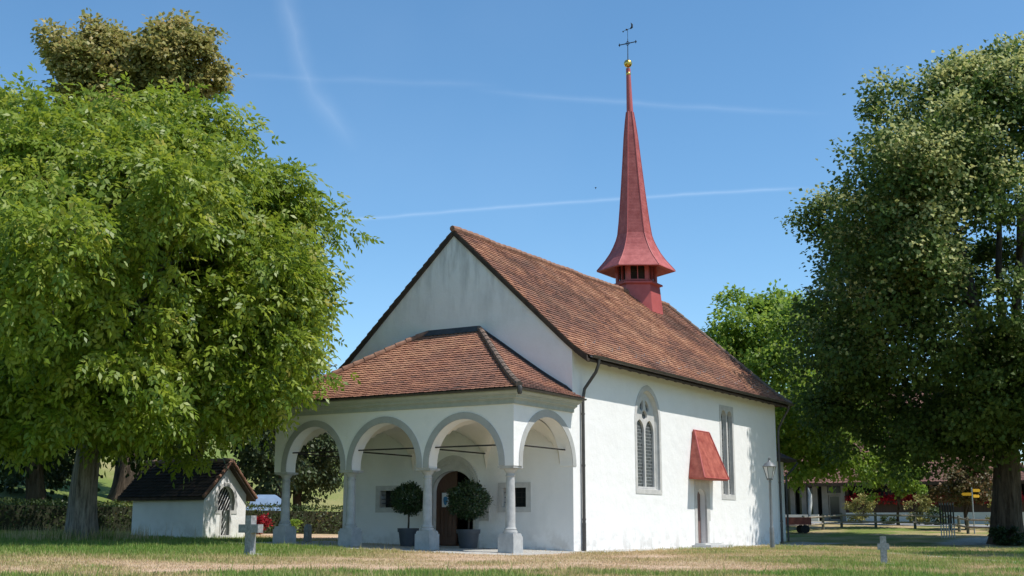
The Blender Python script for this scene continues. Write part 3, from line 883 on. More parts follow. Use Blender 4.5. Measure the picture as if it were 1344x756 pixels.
# cornice: moulded profile mitred round the porch
cp = [(.002, 4.20), (.06, 4.20), (.06, 4.31), (.10, 4.325), (.10, 4.345), (.17, 4.365), (.18, 4.43), (.24, 4.44), (.24, 4.46), (.30, 4.48), (.345, 4.53), (.35, 4.585), (.002, 4.585)]
mb = MB(); o = 0; n_ = len(cp)
for off, z in cp: mb.v += [(-.004, -off, z), (PX - off, -off, z), (PX - off, W + off, z), (-.004, W + off, z)]
for i in range(n_):
    j = (i + 1) % n_
    for k in range(3): mb.face((i * 4 + k, i * 4 + k + 1, j * 4 + k + 1, j * 4 + k))
mb.face([i * 4 for i in range(n_)]); mb.face([i * 4 + 3 for i in range(n_)][::-1])
mb.build('cornice', M['trim'], church)
# porch roof: hipped, three tiled slopes leaning on the gable
EO = .44
def pz(t): return 4.60 + 2.46 * (t - .30 * t * (1 - t) ** 2)
N = 12
RUNX, RUNY = -PX + EO, 3.45 + EO
prof_w = [(PX - EO + RUNX * i / N, pz(i / N)) for i in range(N + 1)]
prof_r = [(-EO + RUNY * i / N, pz(i / N)) for i in range(N + 1)]
mb = MB()
fr_w = lambda r: (-EO + (r - PX + EO) / RUNX * RUNY, W + EO - (r - PX + EO) / RUNX * RUNY)
fr_r = lambda r: (PX - EO + (r + EO) / RUNY * RUNX, -.004)
t_w = lambda u, r, z: (r, u, z); t_r = lambda u, r, z: (u, r, z); t_l = lambda u, r, z: (u, W - r, z)
slab(mb, prof_w, t_w, fr_w, 1, thick=.05); slab(mb, prof_r, t_r, fr_r, 1, thick=.05); slab(mb, prof_r, t_l, fr_r, 1, thick=.05)
tiles(mb, prof_w, t_w, fr_w, .165, .165, 21); tiles(mb, prof_r, t_r, fr_r, .165, .165, 22); tiles(mb, prof_r, t_l, fr_r, .165, .165, 23)
pr = mb.build('porch_roof', [M['tile_porch'], M['wood_dark']], church, tint=True, recalc=False)
for sgn in (0, 1):
    mb = MB(); pts = []
    for i in range(9):
        t = 1 - i / 8; y = -EO + RUNY * t
        pts.append((PX - EO + RUNX * t, y if sgn == 0 else W - y, pz(t) + .07))
    for p, q in zip(pts, pts[1:]): ridge_row(mb, p, q, .10, .30, up=.0, seed=8)
    mb.build('hip_cap', M['ridge_grey'] if sgn == 0 else M['ridge'], pr, smooth=True)
mb = MB(); y0, y1 = -EO + RUNY, W + EO - RUNY
mb.add([(-.20, y0 - .12, 7.01), (-.20, y1 + .12, 7.01), (-.005, y1, 7.22), (-.005, y0, 7.22), (-.19, y0 - .12, 6.98), (-.19, y1 + .12, 6.98), (-.003, y1, 6.9), (-.003, y0, 6.9)],
       [(0, 1, 2, 3), (0, 3, 7, 4), (1, 5, 6, 2), (0, 4, 5, 1)])
for sgn in (0, 1):
    f = (lambda y: y) if sgn == 0 else (lambda y: W - y)
    for i in range(N):
        t0, t1 = i / N, (i + 1) / N; ya, yb = max(-EO + RUNY * t0, .0), max(-EO + RUNY * t1, .0)
        if yb - ya < 1e-4: continue
        mb.add([(-.05, f(ya), pz(t0) + .03), (-.05, f(yb), pz(t1) + .03), (-.05, f(yb), pz(t1) + .14), (-.05, f(ya), pz(t0) + .14), (-.003, f(ya), pz(t0) + .03), (-.003, f(yb), pz(t1) + .03), (-.003, f(yb), pz(t1) + .14), (-.003, f(ya), pz(t0) + .14)],
               [(0, 1, 2, 3), (3, 2, 6, 7), (0, 4, 5, 1), (0, 3, 7, 4), (1, 5, 6, 2)])
mb.build('flashing', M['flash'], pr)
mb = MB()
for p, q in (((PX - EO - .03, -EO, 4.60), (PX - EO - .03, W + EO, 4.60)), ((-.02, -EO - .03, 4.60), (PX - EO, -EO - .03, 4.60)), ((PX - EO, W + EO + .03, 4.60), (-.02, W + EO + .03, 4.60))):
    gutter(mb, p, q, .05)
mb.lathe([(.05, -.22), (.075, -.16), (.075, -.02), (.05, .02)], (PX - EO - .06, -EO - .06, 4.62), 8)
mb.build('gutter', M['copper'], pr, smooth=True)

# porch back wall: portal, small windows, niche
mb = MB()
pc = PD[0]
mb.plate(gothic(pc, 1.02, .06, 1.92, 1.10, 14), [arched(pc, .80, .10, 1.86, .66)], west, -.055, .02)
portal = mb.build('portal', M['sand'], church)
mb = MB()
for k, (w_, h_, dp) in enumerate(((.96, 1.02, -.075), (.90, .87, -.09))):
    ot = gothic(pc, w_, .08, 1.92, h_, 14); it = gothic(pc, w_ - .05, .08, 1.92, h_ - .06, 14)
    mb.plate(ot + it[::-1], [], west, dp, -.05)
mb.build('archivolt', M['sand'], portal)
mb = MB(); mb.box((-.5, pc - .95, .0), (.4, pc + .95, .11)); mb.build('threshold', M['concrete'], portal)
mb = MB()
half = [(pc, .13)] + [q for q in arch_pts(pc - .8, pc + .8, 1.86, .66, 24) if q[0] >= pc - 1e-6][::1] + [(pc + .8, .13)]
mb.plate(half, [], west, .20, .26)
for k in range(5): mb.box((.186, pc + .02 + k * .155, .14), (.202, pc + .145 + k * .155, 2.0 - .04 * k))
mb.box((.178, pc + .02, .16), (.2, pc + .78, .40))
dl = mb.build('door_leaf', M['door'], portal); 
mb = MB(); mb.plate([(.28, .13), (1.06, .13), (1.06, 2.2), (.28, 2.5)], [], south, pc - .79, pc - .73); dl2 = mb.build('door_leaf', M['door'], portal); dl2['label'] = 'door leaf standing open into the dark nave'
mb = MB(); mb.tube([(.2, pc + .1, 1.15), (.13, pc + .1, 1.15), (.13, pc + .22, 1.15)], .014, 6); mb.build('door_handle', M['iron'], dl)
pst = thing('poster', (.17, 4.83, 1.4), 'small white poster with blue picture pinned to the brown church door', 'poster')
mb = MB(); mb.box((.170, 4.70, 1.36), (.176, 4.98, 1.82)); mb.build('sheet', M['paper'], pst)
mb = MB(); bl = [(4.84 + .085 * math.cos(2 * PI * k / 16), 1.58 + .14 * math.sin(2 * PI * k / 16) + .02 * math.cos(4 * PI * k / 16)) for k in range(16)]
mb.plate(bl, [], west, .164, .1695); mb.build('picture', M['blue'], pst)
for i, (ya, yb, za, zb) in enumerate(PW):
    mb = MB(); mb.plate(rect(ya, yb, za, zb), [rect(ya + .17, yb - .17, za + .16, zb - .16)], west, -.03, .12)
    fw_ = mb.build('porch_window', M['sand'], church)
    mb = MB(); mb.box((.36, ya + .1, za + .1), (.40, yb - .1, zb - .1)); mb.build('pane', M['pane'], fw_)
    mb = MB()
    for k in range(3): y = ya + .17 + (yb - ya - .34) * (k + 1) / 4; mb.tube([(.09, y, za + .15), (.09, y, zb - .15)], .012, 6)
    for k in range(3): z = za + .16 + (zb - za - .32) * (k + 1) / 4; mb.tube([(.102, ya + .16, z), (.102, yb - .16, z)], .012, 6)
    mb.build('grille', M['iron'], fw_)
mb = MB(); mb.plate(rect(3.02, 3.46, .92, 1.34), [rect(3.09, 3.39, .99, 1.34)], west, -.05, .02); mb.plate(rect(3.10, 3.38, 1.0, 1.33), [], west, -.035, .0); mb.build('wall_niche', M['sand'], church)
mb = MB(); mb.box((-.05, 5.46, 1.55), (-.003, 5.54, 1.66)); mb.build('bell_push', M['iron'], portal)

# ---------------- ridge turret and spire (leans a little, as the real one does)
SX, SY = 14.16, YC
def lx(z): return SX - .046 * (z - 11.6)
def hexa(mb, prof, m=0, cap=True): 
    o = len(mb.v)
    for r, z in prof:
        for k in range(6):
            a = PI / 3 * k; mb.v.append((lx(z) + r * math.cos(a), SY + r * math.sin(a), z))
    for i in range(len(prof) - 1):
        for k in range(6):
            k2 = (k + 1) % 6; mb.face((o + i * 6 + k, o + i * 6 + k2, o + (i + 1) * 6 + k2, o + (i + 1) * 6 + k), m)
    if cap: mb.face([o + k for k in range(6)][::-1], m); mb.face([o + (len(prof) - 1) * 6 + k for k in range(6)], m)
mb = MB()
hexa(mb, [(1.16, 9.0), (1.0, 10.90)])
spire = mb.build('spire', M['red_sheet'], church)
mb = MB(); hexa(mb, [(1.0, 10.90), (1.13, 10.94), (1.13, 11.0), (.96, 11.08)]); mb.build('sill_ledge', M['red_sheet'], spire)
mb = MB()
for k in range(6):
    a0, a1 = PI / 3 * k, PI / 3 * (k + 1)
    p0 = Vector((math.cos(a0), math.sin(a0))) * .90; p1 = Vector((math.cos(a1), math.sin(a1))) * .90
    d = (p1 - p0); nrm = Vector((d.y, -d.x)).normalized(); ln = d.length; d.normalize()
    f = lambda u, v, dd, p0=p0, d=d, nrm=nrm: (lx(v) + p0.x + d.x * u - nrm.x * dd, SY + p0.y + d.y * u - nrm.y * dd, v)
    mb.plate(rect(0, ln, 11.07, 11.95), [rect(.15, ln / 2 - .02, 11.14, 11.80), rect(ln / 2 + .02, ln - .15, 11.14, 11.80)], f, 0, .10)
ln_ = mb.build('lantern', M['red_sheet'], spire)
for k in range(6):  # added dark slats standing in for the shade inside the open lantern
    a = PI / 3 * (k + .5); mb = MB()
    for q in range(7):
        z = 11.16 + q * .1; cx0, cy0 = lx(z) + .60 * math.cos(a), SY + .60 * math.sin(a); tx0, ty0 = -math.sin(a), math.cos(a)
        mb.add([(cx0 + tx0 * u + math.cos(a) * o_, cy0 + ty0 * u + math.sin(a) * o_, z + h_) for u in (-.33, .33) for o_, h_ in ((0, .10), (.07, 0), (.07, .02), (0, .12))], [(0, 1, 2, 3), (4, 7, 6, 5), (0, 4, 5, 1), (1, 5, 6, 2), (2, 6, 7, 3), (3, 7, 4, 0)])
    mb.build('added_shade_slats', M['wood_dark'], ln_)
mb = MB(); mb.lathe([(.05, 11.15), (.34, 11.17), (.31, 11.25), (.24, 11.5), (.15, 11.64), (.03, 11.7)], (lx(11.3), SY, 0), 14); mb.build('bell', M['iron'], ln_, smooth=True)
mb = MB()
sk = [(1.60, 11.585), (1.715, 11.60), (1.70, 11.64), (1.30, 12.10), (1.09, 12.40), (.94, 12.68), (.82, 12.95), (.74, 13.2), (.665, 13.75), (.61, 14.25), (.50, 15.35), (.40, 16.45), (.30, 17.6), (.22, 18.3), (.155, 18.75)]
hexa(mb, sk, cap=False); hexa(mb, [(.70, 11.90), (1.60, 11.585)], cap=False)
mb.build('spire_roof', M['red'], spire)
mb = MB()
for k in range(6):
    a = PI / 3 * k
    mb.tube([(lx(z) + (r + .004) * math.cos(a), SY + (r + .004) * math.sin(a), z) for r, z in sk[2:]], .022, 5)
mb.build('hip_roll', M['red_sheet'], spire)
mb = MB(); mb.lathe([(.15, 18.7), (.135, 19.2), (.105, 20.3), (.10, 20.75)], (lx(18.7), SY, 0), 10, lean=(-.046, 0)); mb.build('neck', M['red_sheet'], spire, smooth=True)
def ball(name, z, r_):
    mb = MB(); n_ = 10; mb.lathe([(max(.004, r_ * math.sin(PI * k / n_)), z - r_ * math.cos(PI * k / n_)) for k in range(n_ + 1)], (lx(z), SY, 0), 18); mb.build(name, M['gold'], spire, smooth=True)
ball('gilt_ball', 20.50, .115); ball('gilt_ball', 20.98, .185)
tipx = lx(21.0) 
mb = MB()
mb.tube([(tipx, SY, 21.15), (tipx + .02, SY, 22.15)], [.022, .016], 6)
mb.tube([(tipx, SY - .40, 21.93), (tipx, SY + .40, 21.93)], .022, 6)
for y in (-.40, .40):
    mb.tube([(tipx, SY + y, 21.86), (tipx, SY + y, 22.0)], .02, 6)
    mb.tube([(tipx, SY + y * 1.1, 21.93), (tipx, SY + y, 21.93)], .03, 6)
for s_ in (-1, 1):
    mb.tube([(tipx, SY, 21.93 + .11), (tipx, SY + s_ * .11, 21.93), (tipx, SY, 21.93 - .11)], .014, 5)
mb.build('cross', M['iron'], spire)
mb = MB()
mb.tube([(tipx + .02, SY, 22.1), (tipx + .02, SY, 22.62)], .010, 5)
mb.tube([(tipx + .02, SY + .22, 22.56), (tipx + .02, SY - .16, 22.62)], .010, 5)
for y, z, r_ in ((.22, 22.54, .035), (.05, 22.60, .045)):
    mb.lathe([(.005, -r_), (r_ * .8, -r_ * .6), (r_, 0), (r_ * .8, r_ * .6), (.005, r_)], (tipx + .02, SY + y, z), 8)
mb.tube([(tipx + .02, SY - .14, 22.60), (tipx + .02, SY - .22, 22.66), (tipx + .02, SY - .225, 22.78), (tipx + .02, SY - .17, 22.88)], [.03, .05, .04, .008], 8)
mb.build('weathervane', M['iron'], spire)

# ------------------------------------------------------------------ vegetation builders
def unit(v): return v / np.maximum(np.linalg.norm(v, axis=-1, keepdims=True), 1e-9)

def leaf_quads(C, N, D, L, Wd, fold=.12):
    """one folded quad per leaf: centre base C, blade normal N, along D, length L, width Wd"""
    Sd = unit(np.cross(D, N)); N = np.cross(Sd, D)
    L = L[:, None]; Wd = Wd[:, None]
    p0 = C; p2 = C + D * L - N * L * .10
    p1 = C + D * L * .48 + Sd * Wd * .5 + N * Wd * fold
    p3 = C + D * L * .48 - Sd * Wd * .5 + N * Wd * fold
    V = np.stack([p0, p1, p2, p3], 1).reshape(-1, 3)
    F = np.arange(len(V)).reshape(-1, 4)
    return V, F

def crown_boughs(rng, centre, radii, nb, lump=.14, seed=0, flat=.0, lo=-1.0, shell=.35):
    """bough centres filling the outer shell of a lumpy ellipsoid"""
    out = []
    while len(out) < nb:
        d = unit(rng.normal(size=3))
        if d[2] < lo: continue
        k = rng.uniform(shell, 1) ** .45
        lum = 1 + lump * math.sin(3.1 * d[0] + seed) * math.cos(2.7 * d[1] - seed) + lump * .7 * math.sin(5 * d[2] + 3 * d[0] + seed * 2)
        out.append((centre + d * radii * k * .86 * lum))
    return np.array(out)

def foliage(rng, boughs, brad, nclus, nleaf, size, aspect, crown_c, droop=.4, compound=0, tint_fn=None, spread=.42, squash=.62, out_bias=.9):
    """boughs -> sprays -> leaves"""
    B = len(boughs)
    br = np.repeat(boughs, nclus, 0); rr = np.repeat(brad, nclus)
    d = unit(rng.normal(size=(len(br), 3)) + np.array([0, 0, .25]))
    k = rng.uniform(.25, 1, len(br)) ** .5
    cl = br + d * (rr * k)[:, None] * np.array([1, 1, squash + .15])
    cn = unit(d * np.array([1, 1, 1]) + unit(cl - crown_c) * out_bias)          # which way the spray faces
    sr = rr * spread * rng.uniform(.7, 1.25, len(br))
    m = nleaf
    C = np.repeat(cl, m, 0); Nn = np.repeat(cn, m, 0); Sr = np.repeat(sr, m)
    off = rng.normal(size=(len(C), 3)) * .52
    off[:, 2] *= squash
    C = C + off * Sr[:, None]
    N = unit(Nn * .80 + np.array([.0, -.38, .42]) + rng.normal(size=C.shape) * .48)
    D = unit(off * .7 + Nn * .5 + rng.normal(size=C.shape) * .55 - np.array([0, 0, droop]))
    tc = np.repeat(rng.normal(0, .10, len(br)), m)
    if compound:
        nl = compound; LL = size * rng.uniform(.8, 1.25, len(C))
        Vs, Fs, Ts = [], [], []
        Sd = unit(np.cross(D, N)); Nu = np.cross(Sd, D)
        base = 0; tcol = np.clip(.5 + tc + rng.normal(0, .14, len(C)), 0, 1)
        rach = LL * (nl + 1) * .30
        for q in range(nl):
            if q == nl - 1: t, ang = 1.0, 0.0
            else: t, ang = .35 + .6 * (q // 2) / max(1, (nl - 1) // 2), (1 if q % 2 else -1) * .95
            pos = C + D * (rach * t)[:, None] - np.array([0, 0, 1]) * (rach * t * t * .25)[:, None]
            dd = unit(D * math.cos(ang) + Sd * math.sin(ang) - np.array([0, 0, .18 + .2 * t]))
            v_, f_ = leaf_quads(pos, unit(Nu + rng.normal(size=C.shape) * .22), dd, LL * (1.15 if q == nl - 1 else 1), LL * aspect)
            Vs.append(v_); Fs.append(f_ + base); base += len(v_); Ts.append(np.clip(tcol + rng.normal(0, .05, len(C)), 0, 1))
        V, F, T = np.concatenate(Vs), np.concatenate(Fs), np.concatenate(Ts)
    else:
        L = size * rng.uniform(.7, 1.3, len(C))
        V, F = leaf_quads(C, N, D, L, L * aspect)
        T = np.clip(.48 + tc + rng.normal(0, .15, len(C)), 0, 1)
    if tint_fn is not None:
        P = V.reshape(-1, 4, 3)[:, 0]
        ib = np.repeat(np.arange(B), nclus * m)
        T = tint_fn(P, T, rng, (P - boughs[ib]) / brad[ib][:, None])
    return V, F, T

def limb(mb, a, b, r0, r1, rng, sag=.0, n=7, wob=.25, seg=7):
    a, b = Vector(a), Vector(b); L = (b - a).length
    c1 = a + (b - a) * .4 + Vector((0, 0, .22 * L)) + Vector(rng.normal(size=3) * wob * .5)
    pts, rad = [], []
    for i in range(seg + 1):
        t = i / seg
        p = a * (1 - t) ** 2 + c1 * 2 * t * (1 - t) + b * t * t
        if 0 < i < seg: p += Vector(rng.normal(size=3) * wob * .16)
        pts.append(p); rad.append(r0 + (r1 - r0) * t ** .8)
    mb.tube(pts, rad, n)
    return pts

def trunk_shape(mb, base, top, r0, r1, rng, flare=1.45, n=18, bend=.15):
    base, top = Vector(base), Vector(top); o = len(mb.v); K = 12
    ph = [rng.uniform(0, 6.28) for _ in range(4)]
    for i in range(K + 1):
        t = i / K; c = base.lerp(top, t) + Vector((math.sin(t * 3 + ph[0]) * bend * t, math.cos(t * 2.4 + ph[1]) * bend * t, 0))
        r = r0 + (r1 - r0) * t; r *= 1 + (flare - 1) * math.exp(-t * 9)
        for k in range(n):
            a = 2 * PI * k / n
            rr = r * (1 + .07 * math.sin(3 * a + ph[2] + t) + .045 * math.sin(7 * a + ph[3] - t * 2)+ .10 * math.exp(-t * 8) * math.sin(5 * a + ph[1]))
            mb.v.append((c.x + rr * math.cos(a), c.y + rr * math.sin(a), c.z))
    for i in range(K):
        for k in range(n):
            k2 = (k + 1) % n; mb.face((o + i * n + k, o + i * n + k2, o + (i + 1) * n + k2, o + (i + 1) * n + k))
    mb.tube([c, c + Vector((0, 0, r1 * .7)), c + Vector((0, 0, r1 * 1.6))], [r1 * 1.0, r1 * .75, r1 * .2], n)
    return c

def make_tree(name, label, cat, base, trunk_h, r0, centre, radii, nb, brad, nclus, nleaf, size, aspect, lm, bm, seed,
              extra=None, compound=0, droop=.4, tint_fn=None, shell=.35, lump=.14, lo=-1.0, group=None, nlimb=22, spread=.42, squash=.62, twigs=0, flare=1.4, keep=None):
    rng = np.random.default_rng(seed)
    base = (base[0], base[1], hz(base[0], base[1]) - .05)
    t = thing(name, base, label, cat, group)
    centre, radii = arr(centre), arr(radii)
    bo = crown_boughs(rng, centre, radii, nb, lump, seed, lo=lo, shell=shell)
    if extra is not None: bo = np.concatenate([bo, arr(extra)])
    if keep is not None: bo = bo[keep(bo)]
    rad = brad * rng.uniform(.75, 1.3, len(bo))
    V, F, T = foliage(rng, bo, rad, nclus, nleaf, size, aspect, centre, droop, compound, tint_fn, spread, squash)
    mb = MB()
    fork = (base[0] + (centre[0] - base[0]) * .15, base[1] + (centre[1] - base[1]) * .15, base[2] + trunk_h)
    top = trunk_shape(mb, base, fork, r0, r0 * .74, rng, flare)
    # leaders climbing into the crown, limbs to the boughs, twigs into the sprays
    lead = []
    for k in range(5):
        a = 2 * PI * k / 5 + rng.uniform(-.3, .3); q = .34 if k else .05
        tip = (centre[0] + radii[0] * q * math.cos(a), centre[1] + radii[1] * q * math.sin(a), centre[2] + radii[2] * rng.uniform(.15, .55))
        pts = limb(mb, Vector(top) - Vector((0, 0, .9)), tip, r0 * .52, r0 * .10, rng, seg=9, n=10, wob=.5)
        lead += [(p, r0 * (.46 - .36 * i / 9)) for i, p in enumerate(pts)][1:]
    idx = rng.permutation(len(bo))[:nlimb]
    for i in idx:
        c = Vector(bo[i]); best = min(lead, key=lambda q: (q[0] - c).length + max(0, q[0].z - c.z) * .8)
        pts = limb(mb, best[0], c, min(best[1] * .75, r0 * .2), .02 + r0 * .02, rng, n=6)
        for _ in range(twigs):
            e = c + Vector(unit(rng.normal(size=3))) * rad[i] * .85
            limb(mb, pts[rng.integers(3, 7)], e, .02 + r0 * .025, .008, rng, n=4, seg=4)
    mb.build('trunk', bm, t, smooth=True, recalc=False)
    np_mesh('crown', V, F, lm, t, T)
    return t

# --- the big walnut on the left, in front of porch and shrine
walnut_extra = [(-3.6, 6.2, 10.0), (-4.4, 6.0, 10.9), (-6.3, 5.8, 5.2), (-5.9, 5.2, 6.6), (-6.3, 5.9, 4.4), (-4.9, 5.6, 8.3), (-6.8, 6.6, 3.7), (-9.2, 6.4, 4.2),
                (-9.5, 9.3, 3.9), (-11.3, 8.2, 3.8), (-10.8, 10.0, 3.8), (-12.4, 10.5, 3.8), (-8.5, 8.2, 4.0), (-5.0, 5.7, 7.3), (-13.2, 12.0, 3.6), (-7.7, 6.1, 5.0)]
make_tree('walnut_tree', 'huge bright green walnut tree with drooping leaves left of the church porch', 'tree', (-7.1, 13.6), 3.4, .47,
          (-8.6, 10.9, 8.3), (6.2, 6.5, 6.0), 104, 1.30, 22, 21, .185, .50, M['walnut'], M['bark'], 4, keep=lambda b: b[:, 2] > 3.75, extra=[(a - .85, b_ + 1.35, c) for a, b_, c in walnut_extra] + [(-9.5, 14.1, 12.9), (-8.8, 13.0, 13.0), (-10.5, 15.5, 12.6), (-11.2, 14.6, 13.0), (-12, 16, 11.2), (-9.2, 15.2, 11.0), (-7.9, 10.4, 13.0), (-11, 16.5, 9.5), (-10.5, 16.6, 7.5), (-6.8, 6.0, 5.5), (-2.2, 10.8, 8.0), (-3, 16.5, 9), (-4.5, 17, 8), (-6, 18, 8.5), (-2.5, 15.5, 10), (-1, 15.5, 9), (.3, 15, 9.3), (-7.5, 18.5, 9), (-4.5, 16.2, 10.5), (-1.7, 11.2, 8.8), (-2.6, 12.0, 7.6), (-1.5, 12.4, 7.2), (-3.0, 13.0, 6.5), (-1.2, 13.2, 6.8), (-14.5, 6, 7.5), (-14.8, 7.5, 6), (-15.5, 8.5, 7), (-12, 5.2, 9.5), (-14, 7.5, 8.5), (-3.3, 9.7, 6.0), (-3.5, 9.3, 7.3), (-2.9, 10.2, 6.8)], compound=5, droop=.35, lump=.10, nlimb=70, twigs=2, flare=1.35)

# --- the great linden on the right
def linden_tint(P, T, rng, rel):
    """pale flower bracts sit in bunches on the outer sprays only"""
    d = (P - np.array([28.0, -8.2, 13.0])) / np.array([9.2, 9.2, 11.8]); k = np.linalg.norm(d, axis=1)
    n = fbm(P[:, 0] * .55 + P[:, 2] * .35, P[:, 1] * .55 + P[:, 2] * .45, 31, 3)
    f = sstep(.40, .54, n) * sstep(.62, .84, k) * sstep(-.70, .0, d[:, 2]) * sstep(-.15, .5, rel[:, 2] * .8 - rel[:, 1] * .5)
    T = np.clip(T * .85, 0, .72)
    hit = rng.uniform(size=len(T)) < f * .92
    return np.where(hit, rng.uniform(.76, 1, len(T)), T)
make_tree('linden_tree', 'great dark linden tree with pale flower bracts and thick trunk at the right', 'tree', (28.2, -7.5), 4.4, .74,
          (28.0, -8.2, 13.0), (8.9, 8.9, 11.6), 140, 1.75, 22, 62, .20, .84, M['linden'], M['bark_dark'], 9, droop=.3, tint_fn=linden_tint, nlimb=70, twigs=1, spread=.40, flare=1.25, shell=.55, lump=.20, extra=[(18.7, -6.6, 11.5), (18.9, -6.5, 13.2), (18.8, -6.8, 15.2), (19.4, -6.5, 12.2), (19.6, -6.5, 14.6), (18.8, -6.4, 16.4), (20.6, -6.3, 11.2), (20.2, -4.6, 15.9), (19.4, -4.5, 13.7), (22.3, -5.4, 18.4), (22.9, -7.0, 19.8), (23.7, -8.5, 20.8), (25.5, -9.9, 22.0), (24.0, -10.7, 20.8), (20.3, -3.6, 12.6), (21.4, -3.0, 10.5), (21.9, -2.9, 8.1), (18.8, -6.2, 15.6), (19.5, -8.2, 17.4), (21.3, -9.9, 19.2), (24.6, -9.2, 5.3), (23.4, -10.6, 5.6), (25.2, -11.6, 5.4), (23.0, -7.6, 5.5), (25.4, -6.2, 5.0), (26.6, -12.4, 5.2), (24.2, -5.2, 4.9), (22.2, -9.2, 6.6), (28, -12.6, 5.4), (29.5, -11.8, 5.6)],
          keep=lambda b: b[:, 2] > 4.3)
# --- its neighbour, just outside the picture, whose shade crosses the lawn
make_tree('linden_tree', 'linden tree beside the lawn on the right whose shade crosses the grass', 'tree', (10.5, -20.5), 3.6, .5,
          (10.5, -20.5, 9.0), (6.6, 6.6, 6.8), 50, 1.7, 14, 26, .30, .82, M['linden'], M['bark_dark'], 10, nlimb=16, lo=-.75)
# --- tree behind the choir
make_tree('maple_tree', 'fresh green broad tree rising behind the choir end of the church', 'tree', (38.3, 9.0), 3.2, .35,
          (38.6, 7.2, 9.2), (5.6, 5.6, 6.8), 84, 1.4, 17, 30, .27, .72, M['maple'], M['bark_dark'], 12, nlimb=30, lump=.16, spread=.46,
          extra=[(41, 1.6, 5.2), (42, .8, 4.6), (40.5, 2.6, 4.2), (41.5, 2.0, 6.4), (42.5, -.2, 5.4), (40, 4, 3.8), (38.3, 4.6, 4.4), (37.8, 5.4, 3.9), (38.6, 3.8, 5.0), (39.6, 2.9, 5.6), (41.6, 1.0, 6.6), (43.0, -.9, 6.2)])
# --- twin-topped linden with ripe brownish fruit behind the walnut
make_tree('linden_tree', 'tall brownish green linden rising above the walnut tree', 'tree', (9.6, 30.5), 5, .6,
          (9.8, 30.4, 14.5), (3.6, 3.6, 8.2), 60, 1.05, 15, 28, .25, .8, M['brownlinden'], M['bark_dark'], 15, nlimb=14, lump=.18, lo=-.9,
          extra=[tuple(c + unit(g_.normal(size=3)) * q * g_.uniform(.4, 1) ** .5) for g_ in [np.random.default_rng(77)] for c, q in ((np.array([8.0, 32.9, 24.5]), 2.1), (np.array([10.8, 29.0, 24.9]), 2.1), (np.array([9.4, 31.0, 22.6]), 2.4)) for _ in range(34)])
# --- dark trees behind the hedge on the left
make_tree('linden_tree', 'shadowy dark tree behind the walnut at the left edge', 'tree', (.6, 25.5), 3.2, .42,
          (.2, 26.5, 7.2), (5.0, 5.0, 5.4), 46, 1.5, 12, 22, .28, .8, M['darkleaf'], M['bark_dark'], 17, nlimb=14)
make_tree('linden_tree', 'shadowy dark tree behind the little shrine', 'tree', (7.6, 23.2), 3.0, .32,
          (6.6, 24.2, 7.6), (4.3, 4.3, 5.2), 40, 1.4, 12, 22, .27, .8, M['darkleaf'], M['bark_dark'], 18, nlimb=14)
make_tree('maple_tree', 'yellowish green tree behind the left corner of the porch', 'tree', (12.2, 22.6), 2.4, .24,
          (11.6, 22.4, 5.8), (3.2, 3.2, 3.9), 34, 1.1, 12, 22, .23, .72, M['birch'], M['bark_dark'], 19, nlimb=12)
make_tree('pear_tree', 'dark grey-green hanging tree on the meadow seen through the left porch arch', 'tree', (17.0, 25.6), 1.9, .26,
          (17.0, 25.3, 5.2), (2.9, 2.9, 3.5), 44, .95, 13, 24, .20, .7, M['birch'], M['bark_dark'], 20, nlimb=12, droop=.9)
# --- small trees by the fence on the right
make_tree('young_tree', 'young light green tree on thin stems before the restaurant', 'tree', (47.6, 2.4), 1.9, .09,
          (47.6, 2.4, 4.1), (1.7, 1.7, 1.5), 26, .62, 10, 20, .20, .7, M['maple'], M['bark_dark'], 23, nlimb=10,
          extra=[(47.8, 2.6, 5.2), (47.5, 1.0, 3.1), (47.5, 4.0, 3.0)])
make_tree('copper_shrub_tree', 'coppery leaved small tree behind the yellow signpost', 'tree', (42.2, -2.9), 1.5, .10,
          (42.2, -2.9, 3.2), (1.75, 1.75, 1.5), 26, .62, 10, 20, .19, .7, M['redbush'], M['bark_dark'], 24, nlimb=10)

def make_bush(name, label, cat, loc, radii, lm, seed, n=1500, size=.12, group=None, aspect=.6):
    rng = np.random.default_rng(seed); z = hz(*loc)
    t = thing(name, (loc[0], loc[1], z), label, cat, group)
    radii = arr(radii); c = np.array([loc[0], loc[1], z + radii[2] * .85])
    bo = crown_boughs(rng, c, radii, 16, .12, seed)
    V, F, T = foliage(rng, bo, np.full(16, radii.min() * .42), 10, max(4, n // 160), size, aspect, c, .1)
    V[:, 2] = np.maximum(V[:, 2], z + .02)
    np_mesh('foliage', V, F, lm, t, T)
    mb = MB(); rr = random.Random(seed)
    for k in range(5): mb.tube([(loc[0] + rr.uniform(-.05, .05), loc[1] + rr.uniform(-.05, .05), z - .05), (c[0] + rr.uniform(-.5, .5) * radii[0], c[1] + rr.uniform(-.5, .5) * radii[1], c[2] + radii[2] * .3)], [.025, .01], 5)
    mb.build('stem', M['bark_dark'], t)
    return t
make_bush('bush', 'dense green bush at the foot of the great linden trunk', 'bush', (26.9, -7.6), (.75, .95, .45), M['darkleaf'], 31, 2200, .13)
make_bush('bush', 'sunlit grey-green bush behind the hedge at the left edge', 'bush', (4.6, 31.0), (2.6, 2.6, 1.5), M['birch'], 32, 4000, .2)
make_bush('bush', 'golden rounded bush left of the young tree, in front of the flower box', 'bush', (50.2, 5.5), (.85, .85, 1.15), M['yellowbush'], 33, 1500, .15)
make_bush('bush', 'golden conical bush right of the young tree, beside the tall posts', 'bush', (50.2, 1.75), (.75, .75, 1.35), M['yellowbush'], 34, 1500, .15)
make_bush('bush', 'low olive bush at the right foot of the golden conical bush', 'bush', (50.0, .55), (.7, .7, .6), M['hedge'], 35, 1000, .13)
